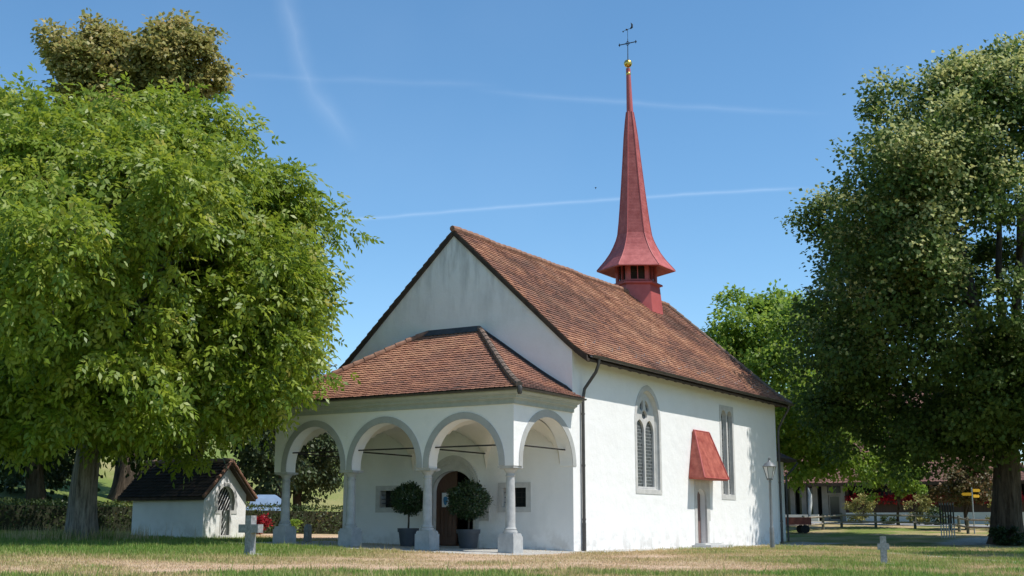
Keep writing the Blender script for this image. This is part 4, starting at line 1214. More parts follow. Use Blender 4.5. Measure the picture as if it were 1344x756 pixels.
make_bush('bush', 'pale yellow bush beside the great linden trunk', 'bush', (42.0, -4.9), (.8, .8, 1.0), M['yellowbush'], 36, 1300, .15)
make_bush('bush', 'tiny green bush below the young tree stems', 'bush', (49.6, 3.5), (.5, .5, .35), M['hedge'], 37, 700, .12)
make_bush('bush', 'bright green tall bush right of the great linden trunk', 'bush', (34.5, -11.0), (1.5, 1.5, 2.0), M['maple'], 38, 2500, .2)

# hedge behind shrine and porch
def make_hedge(pts, w_, h_, label, seed, lm, n_per_m=420):
    rng = np.random.default_rng(seed)
    t = thing('hedge', (pts[0][0], pts[0][1], hz(*pts[0])), label, 'hedge')
    Vs, Fs, Ts, base = [], [], [], 0
    mb = MB()
    for (xa, ya), (xb, yb) in zip(pts, pts[1:]):
        L = math.hypot(xb - xa, yb - ya); n_ = int(L * n_per_m)
        dx, dy = (xb - xa) / L, (yb - ya) / L
        u = rng.uniform(0, L, n_); s_ = rng.integers(0, 3, n_)
        v = np.where(s_ == 0, -w_ / 2, np.where(s_ == 1, w_ / 2, rng.uniform(-w_ / 2, w_ / 2, n_)))
        zz = np.where(s_ == 2, h_, rng.uniform(0, 1, n_) * h_)
        wob = .10 * (fbm(u * .9, zz * 1.2, seed, 3) - .5) * 2
        v = v * (1 + wob) + rng.normal(0, .05, n_); zz = zz + rng.normal(0, .05, n_) + np.where(s_ == 2, wob * .8, 0)
        x, y = xa + dx * u - dy * v, ya + dy * u + dx * v
        C = np.stack([x, y, hgt(x, y) + zz], -1)
        nrm = np.stack([-dy * np.sign(v), dx * np.sign(v), np.where(s_ == 2, 2.0, .3)], -1)
        N = unit(unit(nrm) + rng.normal(size=C.shape) * .5); D = unit(rng.normal(size=C.shape) + nrm * .5)
        Lf = .105 * rng.uniform(.7, 1.3, n_)
        V, F = leaf_quads(C, N, D, Lf, Lf * .6)
        Vs.append(V); Fs.append(F + base); base += len(V)
        Ts.append(np.clip(.45 + rng.normal(0, .2, n_) + 1.1 * (fbm(u * .5, zz, seed + 3, 3) - .5), 0, 1))
        K = max(2, int(L / 1.5))
        for i in range(K):
            for q in range(3):
                uu = L * (i + .2 + .3 * q) / K; x0, y0 = xa + dx * uu, ya + dy * uu; z0 = hz(x0, y0)
                mb.tube([(x0, y0, z0 - .05), (x0 + rng.uniform(-.2, .2), y0 + rng.uniform(-.2, .2), z0 + h_ * .9)], [.03, .012], 5)
        # dense twiggy heart
        for i in range(K):
            u0, u1 = L * i / K, L * (i + 1) / K; q = w_ / 2 - .12
            o = len(mb.v)
            for uu in (u0, u1):
                x0, y0 = xa + dx * uu, ya + dy * uu; z0 = hz(x0, y0)
                for v_, z_ in ((-q, 0), (q, 0), (q, h_ - .14), (-q, h_ - .14)): mb.v.append((x0 - dy * v_, y0 + dx * v_, z0 + z_))
            for j in range(4): mb.face((o + j, o + (j + 1) % 4, o + 4 + (j + 1) % 4, o + 4 + j))
            if i == 0: mb.face((o, o + 3, o + 2, o + 1))
            if i == K - 1: mb.face((o + 4, o + 5, o + 6, o + 7))
    np_mesh('foliage', np.concatenate(Vs), np.concatenate(Fs), lm, t, np.concatenate(Ts))
    mb.build('stem', M['hedge_core'], t, recalc=False)
    return t
M['hedge_core'] = mat('twig_heart', (.020, .024, .010), (.035, .038, .016), 8, .95)
make_hedge([(-9.5, 27.0), (-3.4, 22.8), (1.56, 20.7), (5.4, 19.0)], .9, 1.12, 'dark clipped hedge in shade behind walnut trunk and shrine', 41, M['hedge'])
make_hedge([(5.6, 18.9), (8.6, 17.6), (11.6, 16.4), (16.0, 14.6)], .9, 1.10, 'sunlit clipped hedge behind the porch with reddish tips', 42, M['hedge'])

# laurel balls in pots
def make_laurel(loc, r_, stem_h, pot_r, pot_h, label, seed):
    rng = np.random.default_rng(seed); x, y = loc; z = hz(x, y)
    t = thing('potted_tree', (x, y, z), label, 'potted tree', 'clipped trees in pots under the porch')
    mb = MB(); mb.lathe([(pot_r * .74, 0), (pot_r * .92, pot_h * .78), (pot_r * 1.02, pot_h * .78), (pot_r * 1.05, pot_h), (pot_r * .93, pot_h), (pot_r * .90, pot_h * .9)], (x, y, z), 24, cap=True)
    pt = mb.build('pot', M['pot'], t, smooth=True)
    mb = MB(); mb.tube([(x, y, z + pot_h * .85), (x + .02, y, z + pot_h + stem_h * .5), (x, y, z + pot_h + stem_h + r_ * .8)], [.034, .028, .02], 8)
    for k in range(8):
        d = unit(rng.normal(size=3)); mb.tube([(x, y, z + pot_h + stem_h + r_ * .5), Vector((x, y, z + pot_h + stem_h + r_)) + Vector(d) * r_ * .8], [.016, .006], 5)
    mb.build('stem', M['bark_dark'], t, smooth=True)
    c = np.array([x, y, z + pot_h + stem_h + r_ * .92]); n_ = 5200
    d = unit(rng.normal(size=(n_, 3))); k = rng.uniform(.45, 1, n_) ** .4
    lum = 1 + .07 * np.sin(5 * d[:, 0] + seed) * np.cos(4 * d[:, 1]) + .06 * np.sin(7 * d[:, 2] + 2 * d[:, 0])
    k = np.where(rng.uniform(size=n_) < .025, rng.uniform(1, 1.12, n_), k); lum = lum + .05 * np.sin(9 * d[:, 0] + 3) * np.sin(8 * d[:, 2] + seed)
    C = c + d * (r_ * k * lum)[:, None] * np.array([1, 1, .93])
    N = unit(d + rng.normal(size=d.shape) * .6); D = unit(d * .6 + np.array([0, 0, .35]) + rng.normal(size=d.shape) * .7)
    L = .085 * rng.uniform(.7, 1.3, n_); V, F = leaf_quads(C, N, D, L, L * .42)
    np_mesh('crown', V, F, M['laurel'], t, np.clip(.5 + rng.normal(0, .22, n_), 0, 1))
make_laurel((-1.35, 5.22), .52, .42, .33, .56, 'clipped round laurel in slate pot left of the church door', 51)
make_laurel((-1.30, 2.98), .62, .30, .36, .58, 'clipped round laurel in slate pot right of the church door, the bushier one', 52)

# ------------------------------------------------------------------ wayside shrine
sx, sy = -2.25, 13.25; sz = hz(sx, sy) - .02
shrine = thing('shrine', (sx, sy, sz), 'small whitewashed wayside shrine with tiled saddle roof and keyhole grille', 'shrine')
RS = R(6)
def SP(u, v, z):     # u along the front to the right, v back along the side
    c, s_ = math.cos(RS), math.sin(RS)
    return (sx + c * u - s_ * v, sy + s_ * u + c * v, sz + z)
SWD, SLN, SEV, SAP = 2.35, 3.15, 1.60, 2.62
mb = MB()
front = [(0, -.15), (0, SEV), (SWD / 2, SAP), (SWD, SEV), (SWD, -.15)]
kx = 1.20
key = [(kx - .23, .14), (kx - .23, 1.0), (kx - .46, 1.0)] + arch_pts(kx - .46, kx + .46, 1.42, .42, 18) + [(kx + .46, 1.0), (kx + .23, 1.0), (kx + .23, .14)]
mb.plate(front, [key], lambda u, v, d: SP(u, d, v), 0, .28)
mb.plate(front, [], lambda u, v, d: SP(u, d, v), SLN - .25, SLN)
mb.plate(rect(.28, SLN - .25, -.15, SEV), [], lambda u, v, d: SP(d, u, v), 0, .25)
mb.plate(rect(.28, SLN - .25, -.15, SEV), [], lambda u, v, d: SP(d, u, v), SWD - .25, SWD)
sw = mb.build('wall', M['plaster'], shrine)
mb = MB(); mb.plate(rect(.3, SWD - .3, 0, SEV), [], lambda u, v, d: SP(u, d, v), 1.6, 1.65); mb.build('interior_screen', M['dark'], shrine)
prof_m = [(-.30, SEV - .18), (.2, SEV + .24), (SWD / 2, SAP + .07)]
mb = MB()
fr_m = lambda r: (-.22, SLN + .42)
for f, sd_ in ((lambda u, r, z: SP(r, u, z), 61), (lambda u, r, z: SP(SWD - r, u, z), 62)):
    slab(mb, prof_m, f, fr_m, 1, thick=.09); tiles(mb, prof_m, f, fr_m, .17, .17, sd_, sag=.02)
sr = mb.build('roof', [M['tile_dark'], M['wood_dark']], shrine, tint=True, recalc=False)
mb = MB(); ridge_row(mb, SP(SWD / 2, -.24, SAP + .11), SP(SWD / 2, SLN + .44, SAP + .11), .09, .34, seed=4); mb.build('ridge_cap', M['ridge_grey'], sr, smooth=True)
for sg in (0, 1):
    mb = MB(); f = (lambda r: r) if sg == 0 else (lambda r: SWD - r)
    pts = [SP(f(r), -.225, z + .035) for r, z in prof_m[::-1]]
    for p, q in zip(pts, pts[1:]): ridge_row(mb, p, q, .055, .17, seed=6 + sg)
    mb.build('verge_tile', M['ridge'], sr, smooth=True)
for k in range(4):
    v = .12 + k * .95; mb = MB(); a_, b_ = SP(-.27, v, SEV - .22), SP(.1, v, SEV + .05)
    mb.tube([a_, b_], .05, 4); mb.build('rafter', M['wood_dark'], sr)
mb = MB()
okey = [(kx - .60, .98), (kx - .60, 1.16)] + arch_pts(kx - .60, kx + .60, 1.40, .56, 18) + [(kx + .60, 1.16), (kx + .60, .98), (kx + .64, .88), (kx + .30, .88), (kx + .30, .10), (kx - .30, .10), (kx - .30, .88), (kx - .64, .88)]
mb.plate(okey, [key], lambda u, v, d: SP(u, d, v), -.02, .10); fr = mb.build('stone_frame', M['sand'], shrine)
mb = MB()
def inside(u, v): return (abs(u - kx) < .23 and .14 < v <= 1.0) or (abs(u - kx) < .46 and 1.0 <= v <= 1.42) or ((u - kx) ** 2 / .46 ** 2 + (v - 1.42) ** 2 / .42 ** 2 < 1 and v > 1.42)
for sgn in (1,):
    for c in np.arange(-2.4, 3.4, .15):
        run = []
        for i in range(60):
            v = .12 + i * .03; u = kx + sgn * (v - 1.0) * .62 + c
            if inside(u, v): run.append((u, v))
            else:
                if len(run) > 1: mb.tube([SP(run[0][0], .13 + .012 * sgn, run[0][1]), SP(run[-1][0], .13 + .012 * sgn, run[-1][1])], .011, 4)
                run = []
        if len(run) > 1: mb.tube([SP(run[0][0], .13 + .012 * sgn, run[0][1]), SP(run[-1][0], .13 + .012 * sgn, run[-1][1])], .011, 4)
mb.build('grille', M['white'], shrine)
mb = MB(); mb.plate([(kx - .46, 1.0)] + arch_pts(kx - .46, kx + .46, 1.42, .42, 18) + [(kx + .46, 1.0)], [], lambda u, v, d: SP(u, d, v), .20, .24)
mb.build('grille_backing', M['iron'], shrine)
mb = MB(); mb.plate(rect(kx - .34, kx + .34, -.1, .13), [], lambda u, v, d: SP(u, d, v), -.06, .29); mb.build('sill', M['sand'], shrine)

# ------------------------------------------------------------------ memorial crosses and marker stone
def make_cross(loc, H, arm, az, th, wd, rotz, label):
    x, y = loc; z = hz(x, y); t = thing('stone_cross', (x, y, z), label, 'stone cross', 'stone crosses on the lawn')
    def f(u, v, d):
        c, s_ = math.cos(rotz), math.sin(rotz); return (x + c * u - s_ * d, y + s_ * u + c * d, z + v)
    mb = MB(); w_ = wd / 2
    o = [(-w_ * 1.06, -.15), (-w_, az - w_), (-arm, az - w_), (-arm, az + w_), (-w_, az + w_), (-w_ * .97, H), (w_ * .97, H), (w_, az + w_), (arm, az + w_), (arm, az - w_), (w_, az - w_), (w_ * 1.06, -.15)]
    mb.plate(o, [], f, -th / 2, th / 2)
    ob = mb.build('cross', M['cross'], t)
    bv = ob.modifiers.new('bevel', 'BEVEL'); bv.width = .012; bv.segments = 2
    mb = MB(); mb.box((-.24, -.2, -.1), (.24, .2, .025), rot=rotz, at=(x, y, z)); mb.build('plinth', M['concrete'], t)
    return t
make_cross((-11.0, 2.95), .93, .35, .62, .17, .20, R(-96), 'larger grey stone cross on the dry lawn in front of the shrine')
make_cross((-3.34, -10.25), .66, .135, .42, .15, .145, R(-72), 'short blocky stone cross on the lawn below the street lamp, right of the church')
mk = thing('marker_stone', (-1.1, 9.55, hz(-1.1, 9.55)), 'small grey upright marker stone between the left porch columns', 'stone')
mb = MB(); z = hz(-1.1, 9.55); mb.lathe([(.14, -.1), (.135, .42), (.125, .52), (.09, .575), (.02, .595)], (-1.1, 9.55, z), 4, rot=R(50)); mb.build('stone', M['cross'], mk)

# ------------------------------------------------------------------ street lamp
lxp, lyp = 8.86, -3.11; lz = hz(lxp, lyp)
lamp = thing('street_lamp', (lxp, lyp, lz), 'grey lantern street lamp on a slim post beside the church wall', 'street lamp')
mb = MB(); mb.lathe([(.085, -.05), (.085, .02), (.08, .72), (.062, .78), (.052, .80), (.042, 2.30), (.05, 2.32), (.05, 2.36), (.038, 2.40)], (lxp, lyp, lz), 14); mb.build('post', M['lampm'], lamp, smooth=True)
mb = MB(); mb.lathe([(.10, 2.40), (.115, 2.42), (.115, 2.46), (.09, 2.47)], (lxp, lyp, lz), 6)
for k in range(6):
    a = PI / 3 * k; mb.tube([(lxp + .11 * math.cos(a), lyp + .11 * math.sin(a), lz + 2.45), (lxp + .225 * math.cos(a), lyp + .225 * math.sin(a), lz + 2.86)], .011, 5)
lf = mb.build('lantern_frame', M['lampm'], lamp)
mb = MB(); mb.lathe([(.102, 2.465), (.212, 2.855)], (lxp, lyp, lz), 6); mb.build('lantern_glass', M['milk'], lamp)
mb = MB(); mb.lathe([(.245, 2.855), (.25, 2.875), (.20, 2.93), (.15, 2.99), (.075, 3.03), (.05, 3.06), (.03, 3.10), (.045, 3.13), (.045, 3.17), (.006, 3.20)], (lxp, lyp, lz), 12); mb.build('lantern_cap', M['lampm'], lamp, smooth=True)

# ------------------------------------------------------------------ things behind hedge and choir
tx, ty = 9.7, 21.2; tz = hz(tx, ty)
tz -= .28
tr = thing('covered_trailer', (tx, ty, tz), 'blue tarpaulin-covered trailer behind the hedge beside the shrine', 'trailer')
rz = R(-52)
def TP(u, v, z): c, s_ = math.cos(rz), math.sin(rz); return (tx + c * u - s_ * v, ty + s_ * u + c * v, tz + z)
mb = MB()
bt = [(-.95, -1.3, 1.02), (.95, -1.3, 1.02), (.95, 1.3, 1.02), (-.95, 1.3, 1.02)]; md = [(-.62, -.75, 1.75), (.62, -.75, 1.75), (.62, .9, 1.75), (-.62, .9, 1.75)]; tp = [(-.38, -.35, 1.93), (.38, -.35, 1.93), (.38, .6, 1.93), (-.38, .6, 1.93)]
mb.add([TP(*p) for p in bt + md + tp], [(0, 1, 5, 4), (1, 2, 6, 5), (2, 3, 7, 6), (3, 0, 4, 7), (4, 5, 9, 8), (5, 6, 10, 9), (6, 7, 11, 10), (7, 4, 8, 11), (8, 9, 10, 11)])
cv = mb.build('cover', M['tarp'], tr)
mb = MB(); mb.tube([TP(-.72, -1.02, 1.42), TP(.72, -1.02, 1.42)], .018, 5); mb.build('seam', M['tarp_dark'], cv)
mb = MB(); mb.box((-.93, -1.28, .62), (.93, 1.28, 1.015), rot=rz, at=(tx, ty, tz)); mb.box((-.03, -2.3, .5), (.03, -1.28, .58), rot=rz, at=(tx, ty, tz)); mb.build('body', M['tarp_dark'], tr)
for s_ in (-1, 1):
    mb = MB(); c0 = Vector(TP(s_ * .99, .1, .58)); ax = (Vector(TP(1, 0, 0)) - Vector(TP(0, 0, 0))); mb.tube([c0 - ax * .08, c0 + ax * .08], .32, 18); w_ = mb.build('wheel', M['rubber'], tr)
    mb = MB(); mb.tube([c0 - ax * .09, c0 + ax * .09], .17, 14); mb.build('rim', M['steel'], w_)

def flower_clump(name, loc, label, radii, seed, n_):
    t = make_bush(name, label, 'flowers', loc, radii, M['flower'], seed, n_, .11)
    return t
flower_clump('flowering_plant', (5.1, 17.3), 'red flowering plant in front of the hedge beside the shrine', (.5, .42, .42), 71, 1400)
make_bush('bush', 'light green plant at the foot of the left porch column', 'plant', (6.4, 16.7), (.25, .25, .42), M['maple'], 72, 500, .10)

# rusty red cart behind the choir
cx_, cy_ = 33.3, 4.75; cz_ = hz(cx_, cy_)
ct = thing('hand_cart', (cx_, cy_, cz_), 'rusty red flat cart with small wheels behind the church corner', 'cart')
mb = MB(); mb.box((-1.2, -.5, .46), (1.2, .5, .56), rot=R(-58), at=(cx_, cy_, cz_))
for s_ in (-.5, .46): mb.box((-1.2, s_, .56), (1.2, s_ + .04, .86), rot=R(-58), at=(cx_, cy_, cz_))
for s_ in (-1.2, 1.16): mb.box((s_, -.5, .56), (s_ + .04, .5, .86), rot=R(-58), at=(cx_, cy_, cz_))
mb.build('body', M['cart'], ct)
for u in (-.85, .85):
    for v in (-.55, .55):
        c, s_ = math.cos(R(-58)), math.sin(R(-58)); p = Vector((cx_ + c * u - s_ * v, cy_ + s_ * u + c * v, cz_ + .23)); ax = Vector((-s_, c, 0))
        mb = MB(); mb.tube([p - ax * .05, p + ax * .05], .23, 14); mb.build('wheel', M['rubber'], ct)
mb = MB(); mb.tube([(cx_, cy_, cz_ + .3), (cx_ + .1, cy_, cz_ + .5)], .04, 6); mb.build('axle', M['iron'], ct)

# wooden rail fence
fp = [(34.0, 6.2), (35.6, 4.6), (40.8, 4.0), (42.0, 2.3), (42.4, .1), (41.2, -2.2), (37.4, -3.9), (37.0, -5.2)]
fence = thing('rail_fence', (fp[0][0], fp[0][1], hz(*fp[0])), 'weathered two-rail wooden fence between lawn and forecourt', 'fence')
posts = []
for (xa, ya), (xb, yb) in zip(fp, fp[1:]):
    n_ = max(1, round(math.hypot(xb - xa, yb - ya) / 2.4))
    for k in range(n_): posts.append((xa + (xb - xa) * k / n_, ya + (yb - ya) * k / n_))
posts.append(fp[-1])
for x, y in posts:
    z = hz(x, y); mb = MB(); mb.lathe([(.085, -.2), (.08, .84), (.06, .88), (.01, .89)], (x, y, z), 8); mb.build('post', M['postg'], fence)
for (xa, ya), (xb, yb) in zip(posts, posts[1:]):
    for h_ in (.34, .74):
        mb = MB(); mb.tube([(xa - .05, ya, hz(xa, ya) + h_), (xb - .05, yb, hz(xb, yb) + h_)], .062, 6); mb.build('rail', M['fence'], fence)

# row of slim black-and-pale posts
words = ['leftmost', 'second from left', 'third from left', 'fourth from left', 'fifth from left', 'rightmost']
for i in range(6):
    k = i / 5; x, y = 31.95 + .55 * k, -3.72 - .52 * k; z = hz(x, y)
    t = thing('slim_post', (x, y, z), words[i] + ' of six slim upright posts, black above and pale below, before the fence', 'post', 'slim black and pale posts standing in a row')
    mb = MB(); mb.lathe([(.030, -.1), (.030, .72)], (x, y, z), 8); mb.build('lower_shaft', M['concrete'], t)
    mb = MB(); mb.lathe([(.034, .72), (.037, .74), (.037, 1.62), (.025, 1.64)], (x, y, z), 10); mb.build('upper_sleeve', M['iron'], t)
    mb = MB(); mb.lathe([(.02, 1.64), (.032, 1.66), (.032, 1.73), (.01, 1.76)], (x, y, z), 10); mb.build('cap', M['lampm'], t)
# yellow footpath signs
gx_, gy_ = 37.3, -4.25; gz_ = hz(gx_, gy_)
sg = thing('signpost', (gx_, gy_, gz_), 'footpath signpost with yellow arrow plates beside the great linden', 'signpost')
mb = MB(); mb.lathe([(.035, -.1), (.035, 2.42), (.01, 2.44)], (gx_, gy_, gz_), 10); mb.build('post', M['steel'], sg)
for zz, s_, L, rr in ((2.30, 1, .48, R(-50)), (2.10, -1, .58, R(-62)), (2.0, 1, .46, R(-40))):
    mb = MB(); o = [(.04, -.08), (L * .85, -.08), (L, 0), (L * .85, .08), (.04, .08)]
    c, n2 = math.cos(rr), math.sin(rr)
    mb.plate(o, [], lambda u, v, d, c=c, n2=n2, zz=zz, s_=s_: (gx_ + c * u * s_ - n2 * d, gy_ + n2 * u * s_ + c * d, gz_ + zz + v), -.05, -.038); mb.build('arrow_plate', M['yellow'], sg)
# furled flag
fx, fy = 35.0, 4.1; fz = hz(fx, fy)
fg = thing('flag', (fx, fy, fz), 'pale furled flag hanging from a short pole beside the church corner', 'flag')
mb = MB(); mb.tube([(fx, fy, fz - .1), (fx, fy, fz + 2.5)], .022, 6); mb.build('pole', M['lampm'], fg)
mb = MB()
mb.tube([(fx + .04, fy - .04, fz + 2.45), (fx + .09, fy - .12, fz + 2.05), (fx + .10, fy - .10, fz + 1.6), (fx + .06, fy - .06, fz + 1.1), (fx + .05, fy - .07, fz + .85)], [.03, .10, .12, .10, .05], 9); mb.build('cloth', M['white'], fg, smooth=True)

# ------------------------------------------------------------------ restaurant building across the forecourt
rb = Vector((57.6, 13.8)); rdir = Vector((.10, -.995)); rdir.normalize(); rn = Vector((-rdir.y * -1, rdir.x * -1))
rnorm = Vector((-.995, -.10)); rz0 = hz(57, 8) - .1
rest = thing('restaurant', (rb.x, rb.y, rz0), 'low restaurant building with dark timber front and wide reddish tiled hip roof', 'building')
def BP(u, z, d): return (rb.x + rdir.x * u - rnorm.x * d, rb.y + rdir.y * u - rnorm.y * d, rz0 + z)   # d = depth into the building
bp_ = lambda u, v, d: BP(u, v, d)
LW = 17.5
mb = MB()
mb.plate(rect(3.3, 5.0, -.4, 3.0), [rect(3.75, 4.65, .12, 2.05), rect(3.70, 4.70, 2.18, 2.85)], bp_, -.05, .2)       # door bay
mb.plate(rect(-2, LW, -.4, 3.05), [], bp_, 7.8, 8)
mb.plate(rect(0, 8, -.4, 3.05), [], lambda u, v, d: BP(d, v, u), LW - .2, LW)
mb.plate(rect(0, 8, -.4, 3.05), [], lambda u, v, d: BP(d, v, u), -2, -1.8)
rw = mb.build('wall', M['greywall'], rest)
mb = MB(); mb.plate(rect(5.0, LW - .2, .75, 1.55), [], bp_, -.02, .12); mb.build('parapet', M['brownwall'], rest)
mb = MB(); mb.plate(rect(5.0, LW - .2, -.4, .75), [], bp_, -.05, .14); mb.plate(rect(-2, 3.3, -.4, .62), [], bp_, -1.5, -1.3); mb.build('plinth', M['whitewall'], rest)
mb = MB(); mb.plate(rect(5.0, LW - .2, 1.5, 3.0), [rect(5.4 + k * 1.72, 6.8 + k * 1.72, 1.62, 2.75) for k in range(7)], bp_, 1.4, 1.55); mb.build('timber_front', M['brownwall'], rest)
for k in range(7):
    mb = MB(); mb.plate(rect(5.42 + k * 1.72, 6.78 + k * 1.72, 1.64, 2.73), [], bp_, 1.58, 1.6); w_ = mb.build('window', M['pane'], rest)
    mb = MB(); mb.plate(rect(6.07 + k * 1.72, 6.13 + k * 1.72, 1.64, 2.73), [], bp_, 1.54, 1.575); mb.build('glazing_bar', M['wood_dark'], w_)
for k in range(6):
    mb = MB(); mb.plate(rect(-1.6 + k * .84, -1.25 + k * .84, -.3, 3.0), [], bp_, .1, .4); mb.build('pillar', M['greywall'], rest)
mb = MB(); mb.plate(rect(-1.8, 3.3, .0, 3.0), [], bp_, .9, .95); mb.build('window', M['pane'], rest)
mb = MB(); mb.plate(rect(3.77, 4.63, .14, 2.03), [], bp_, .08, .12); d_ = mb.build('door', M['pane'], rest)
mb = MB(); mb.plate(rect(3.77, 4.63, .14, 2.03), [rect(3.87, 4.53, .3, 1.93)], bp_, .04, .078); mb.build('door_frame', M['greywall'], d_)
mb = MB(); mb.plate(rect(3.72, 4.68, 2.2, 2.83), [], bp_, .08, .12); mb.build('window', M['pane'], rest)
for k in range(5):
    mb = MB(); mb.plate(rect(5.05 + k * 2.95, 5.25 + k * 2.95, 1.5, 3.0), [], bp_, -.02, .18); mb.build('timber_post', M['wood_dark'], rest)
mb = MB()
prof_b = [(-.9, 2.85), (0, 3.35), (4.0, 6.3)]
fr_b = lambda r: (-2.8 + (r + .9) * .25, LW + .9 - (r + .9) * .85)
f1 = lambda u, r, z: BP(u, z, r); f2 = lambda u, r, z: BP(u, z, 8 - r)
slab(mb, prof_b, f1, fr_b, 1, thick=.2); slab(mb, prof_b, f2, fr_b, 1, thick=.2)
tiles(mb, prof_b, f1, fr_b, .34, .34, 81); tiles(mb, prof_b, f2, fr_b, .7, .7, 82)
u0, u1 = fr_b(4.0)
for ua, ub in ((-2.8, u0), (LW + .9, u1)):
    mb.add([BP(ua, 2.88, -.9), BP(ua, 2.88, 8.9), BP(ub, 6.33, 4.0)], [(0, 1, 2)], 0, .5)
br = mb.build('roof', [M['tile_far'], M['wood_dark']], rest, tint=True, recalc=False)
mb = MB(); ridge_row(mb, BP(u0, 6.36, 4), BP(u1, 6.36, 4), .14, .5); ridge_row(mb, BP(u1, 6.36, 4), BP(LW + .9, 2.92, -.9), .12, .5); mb.build('ridge_cap', M['ridge'], br, smooth=True)
# flower box with red geraniums
fb = thing('flower_box', BP(5.2, 1.5, -.2), 'long box of bright red geraniums on the restaurant parapet', 'flower box')
mb = MB(); mb.plate(rect(5.1, LW - .4, 1.42, 1.58), [], bp_, -.34, -.06); mb.build('trough', M['wood_dark'], fb)
rng = np.random.default_rng(83); n_ = 7000
u = rng.uniform(5.1, LW - .4, n_); d = rng.normal(-.22, .10, n_); z = 1.62 + np.abs(rng.normal(0, .17, n_)) - .22 * (rng.uniform(size=n_) < .3)
C = np.stack([rb.x + rdir.x * u - rnorm.x * d, rb.y + rdir.y * u - rnorm.y * d, rz0 + z], -1)
N_ = unit(rng.normal(size=C.shape) + np.array([rnorm.x, rnorm.y, .4])); D_ = unit(rng.normal(size=C.shape)); L_ = .15 * rng.uniform(.6, 1.3, n_)
V_, F_ = leaf_quads(C, N_, D_, L_, L_ * .8); np_mesh('blossoms', V_, F_, M['flower'], fb, np.clip(rng.normal(.62, .28, n_), 0, 1))

# white house and red roofed house further back
def far_house(loc, rot, w_, dpt, h_, rh, label, nfl, seed):
    x, y = loc; z0 = hz(x, y) - .5
    t = thing('house', (x, y, z0), label, 'house')
    c, s_ = math.cos(rot), math.sin(rot)
    f = lambda u, v, d: (x + c * u - s_ * d, y + s_ * u + c * d, z0 + v)
    wins = []
    for fl in range(nfl):
        for k in range(int(w_ / 2.4)): wins.append((.8 + k * 2.4, 1.0 + fl * 2.8))
    mb = MB(); mb.plate(rect(0, w_, 0, h_), [rect(a, a + 1.1, b_, b_ + 1.4) for a, b_ in wins], f, 0, .3)
    mb.plate(rect(0, w_, 0, h_), [], f, dpt - .3, dpt)
    g = [(0, 0), (0, h_), (dpt / 2, h_ + rh), (dpt, h_), (dpt, 0)]
    for uu in (0, w_ - .3): mb.plate([(p[0], p[1]) for p in g], [], lambda u, v, d, uu=uu: f(uu + d, v, u), .002, .298)
    mb.build('wall', M['whitewall'], t)
    for a, b_ in wins:
        mb = MB(); mb.plate(rect(a - .02, a + 1.12, b_ - .02, b_ + 1.42), [], f, .31, .34); q = mb.build('window', M['pane'], t)
        mb = MB(); mb.plate(rect(a - .45, a - .04, b_, b_ + 1.4), [], f, -.05, -.003); mb.build('shutter', M['greywall'], q)
    mb = MB()
    for sg_ in (0, 1):
        pr_ = [(-.8, h_ - .6 * rh / dpt * 2), (dpt / 2, h_ + rh + .1)]
        ff = (lambda u, r, z: f(u, z, r)) if sg_ == 0 else (lambda u, r, z: f(u, z, dpt - r))
        slab(mb, pr_, ff, lambda r: (-.6, w_ + .6), 1, thick=.2); tiles(mb, pr_, ff, lambda r: (-.6, w_ + .6), .5, .5, seed + sg_)
    mb.build('roof', [M['tile_far'], M['wood_dark']], t, tint=True, recalc=False)
    return t
far_house((96, 18.5), R(-66), 15, 10, 9.5, 4.5, 'tall white house with red roof showing through the linden leaves', 3, 91)

# fruit trees and wood edge on the hill so the horizon is closed
k = 0
for (x, y, r_, h_, lab) in [(30, 52, 3.6, 4.2, 'round orchard tree on the meadow slope behind the porch'), (56, 44, 4.6, 5.5, 'broad tree on the slope behind the church'), (84, 20, 6.5, 8, 'tall tree behind the restaurant, left end'),
                            (92, -6, 7, 9, 'tall tree behind the restaurant, right end'), (52, -14, 5.5, 6.5, 'green tree beyond the great linden'), (14, 60, 4.2, 4.6, 'orchard tree high on the meadow behind the shrine'), (-18, 44, 5.5, 6, 'tree beyond the left hedge')]:
    k += 1
    make_tree('meadow_tree', lab, 'tree', (x, y), h_ * .4, .22, (x, y, hz(x, y) + h_), (r_, r_, h_ * .78), 34, r_ * .30, 11, 18, .36, .75, M['maple'] if k % 2 else M['darkleaf'], M['bark_dark'], 100 + k, nlimb=8)

# bird in the sky
bd = thing('bird', (26.1, 12.55, 19.3), 'tiny dark bird flying left of the spire', 'bird')
mb = MB()
mb.lathe([(.005, -.07), (.018, -.03), (.02, 0), (.016, .03), (.005, .06)], (26.1, 12.55, 19.3), 8); mb.build('body', M['iron'], bd, smooth=True)
for s_ in (-1, 1):
    mb = MB(); mb.plate([(0, .02), (s_ * .03, .05), (s_ * .06, .03), (s_ * .03, .0), (0, -.025)], [], lambda u, v, d: (26.1 + .5 * u + d, 12.55 - .86 * u, 19.3 + v), -.006, .006); mb.build('wing', M['iron'], bd)

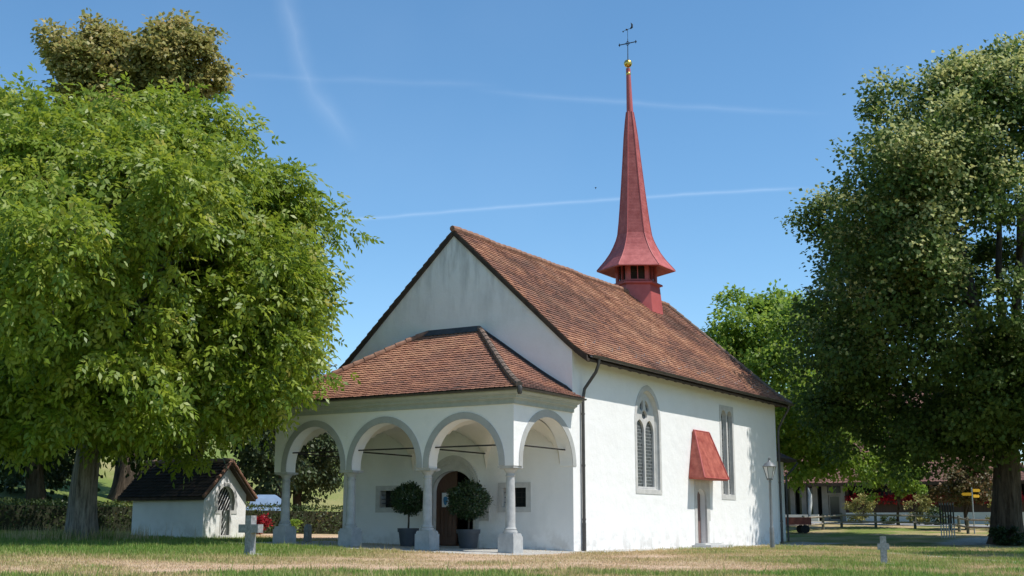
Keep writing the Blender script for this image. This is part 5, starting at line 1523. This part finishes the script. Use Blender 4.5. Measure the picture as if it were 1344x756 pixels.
# ------------------------------------------------------------------ grass blades and weeds
rng = np.random.default_rng(5)
def blades(n_, dmin, dmax, hmul, wid):
    d = dmin + (dmax - dmin) * rng.uniform(size=n_) ** .9
    lat = rng.uniform(-.46, .46, n_) * d
    x = CX + .8553 * d + .5183 * lat; y = CY + .5183 * d - .8553 * lat
    return x, y
xs, ys = blades(300000, 18.5, 50, 1, 1)
gr = gravel(xs, ys); ok = rng.uniform(size=len(xs)) > gr * .97
ok &= ~((xs > -.2) & (xs < 21.3) & (ys > -.05) & (ys < 9.1))
xs, ys = xs[ok], ys[ok]; n_ = len(xs)
dr = dryness(xs, ys); zs = hgt(xs, ys)
shrub = ((xs > sx - .1) & (xs < sx + 2.6) & (ys > sy) & (ys < sy + 3.4)); keep_ = ~shrub
xs, ys, dr, zs = xs[keep_], ys[keep_], dr[keep_], zs[keep_]; n_ = len(xs)
dd = (xs - CX) * .8553 + (ys - CY) * .5183
tall = fbm(xs * .9, ys * .9, 51, 3)
H = (.022 + .075 * (1 - dr) * (.5 + tall)) * rng.uniform(.5, 1.5, n_) * (.55 + 1.0 * fbm(xs * 2.6, ys * 2.6, 61, 3)) * np.where(rng.uniform(size=n_) < .012, 2.2, 1)
trk = np.exp(-((np.hypot(xs + 7.1, ys - 13.6) - .75) / .35) ** 2); H = H * (1 + 2.2 * trk)
az = rng.uniform(0, 2 * PI, n_); ln = rng.uniform(.15, .75, n_) * H
wd = .010 + .006 * rng.uniform(size=n_)
B = np.stack([xs, ys, zs - .01], -1); sd_ = np.stack([np.cos(az), np.sin(az), 0 * az], -1); le = np.stack([-np.sin(az), np.cos(az), 0 * az], -1)
p0, p1 = B - sd_ * wd[:, None], B + sd_ * wd[:, None]; p2 = B + le * ln[:, None] + np.array([0, 0, 1]) * H[:, None]
V_ = np.stack([p0, p1, p2], 1).reshape(-1, 3); F_ = np.arange(len(V_)).reshape(-1, 3)
T_ = np.clip(dr + rng.normal(0, .13, n_), 0, 1)
go = np_mesh('grass', V_, F_, M['grass'], None, T_)
tag(go, 'short patchy grass, green in front and burnt straw-brown nearer the church', 'grass', kind='stuff')
# dry weeds round the walnut foot
n_ = 900; a_ = rng.uniform(0, 2 * PI, n_); q_ = rng.normal(.95, .45, n_); xs, ys = -7.1 + q_ * np.cos(a_) * 1.8, 13.6 + q_ * np.sin(a_) * 1.2
H = rng.uniform(.15, .55, n_); az = rng.uniform(0, 2 * PI, n_); B = np.stack([xs, ys, hgt(xs, ys)], -1)
sd_ = np.stack([np.cos(az), np.sin(az), 0 * az], -1); le = np.stack([-np.sin(az), np.cos(az), 0 * az], -1)
V_ = np.stack([B - sd_ * .010, B + sd_ * .010, B + le * (H * .3)[:, None] + np.array([0, 0, 1]) * H[:, None]], 1).reshape(-1, 3)
wo = np_mesh('weeds', V_, np.arange(len(V_)).reshape(-1, 3), M['grass'], None, np.clip(rng.normal(.7, .2, n_), 0, 1))
tag(wo, 'tall dry weeds round the foot of the walnut trunk', 'weeds', kind='stuff')
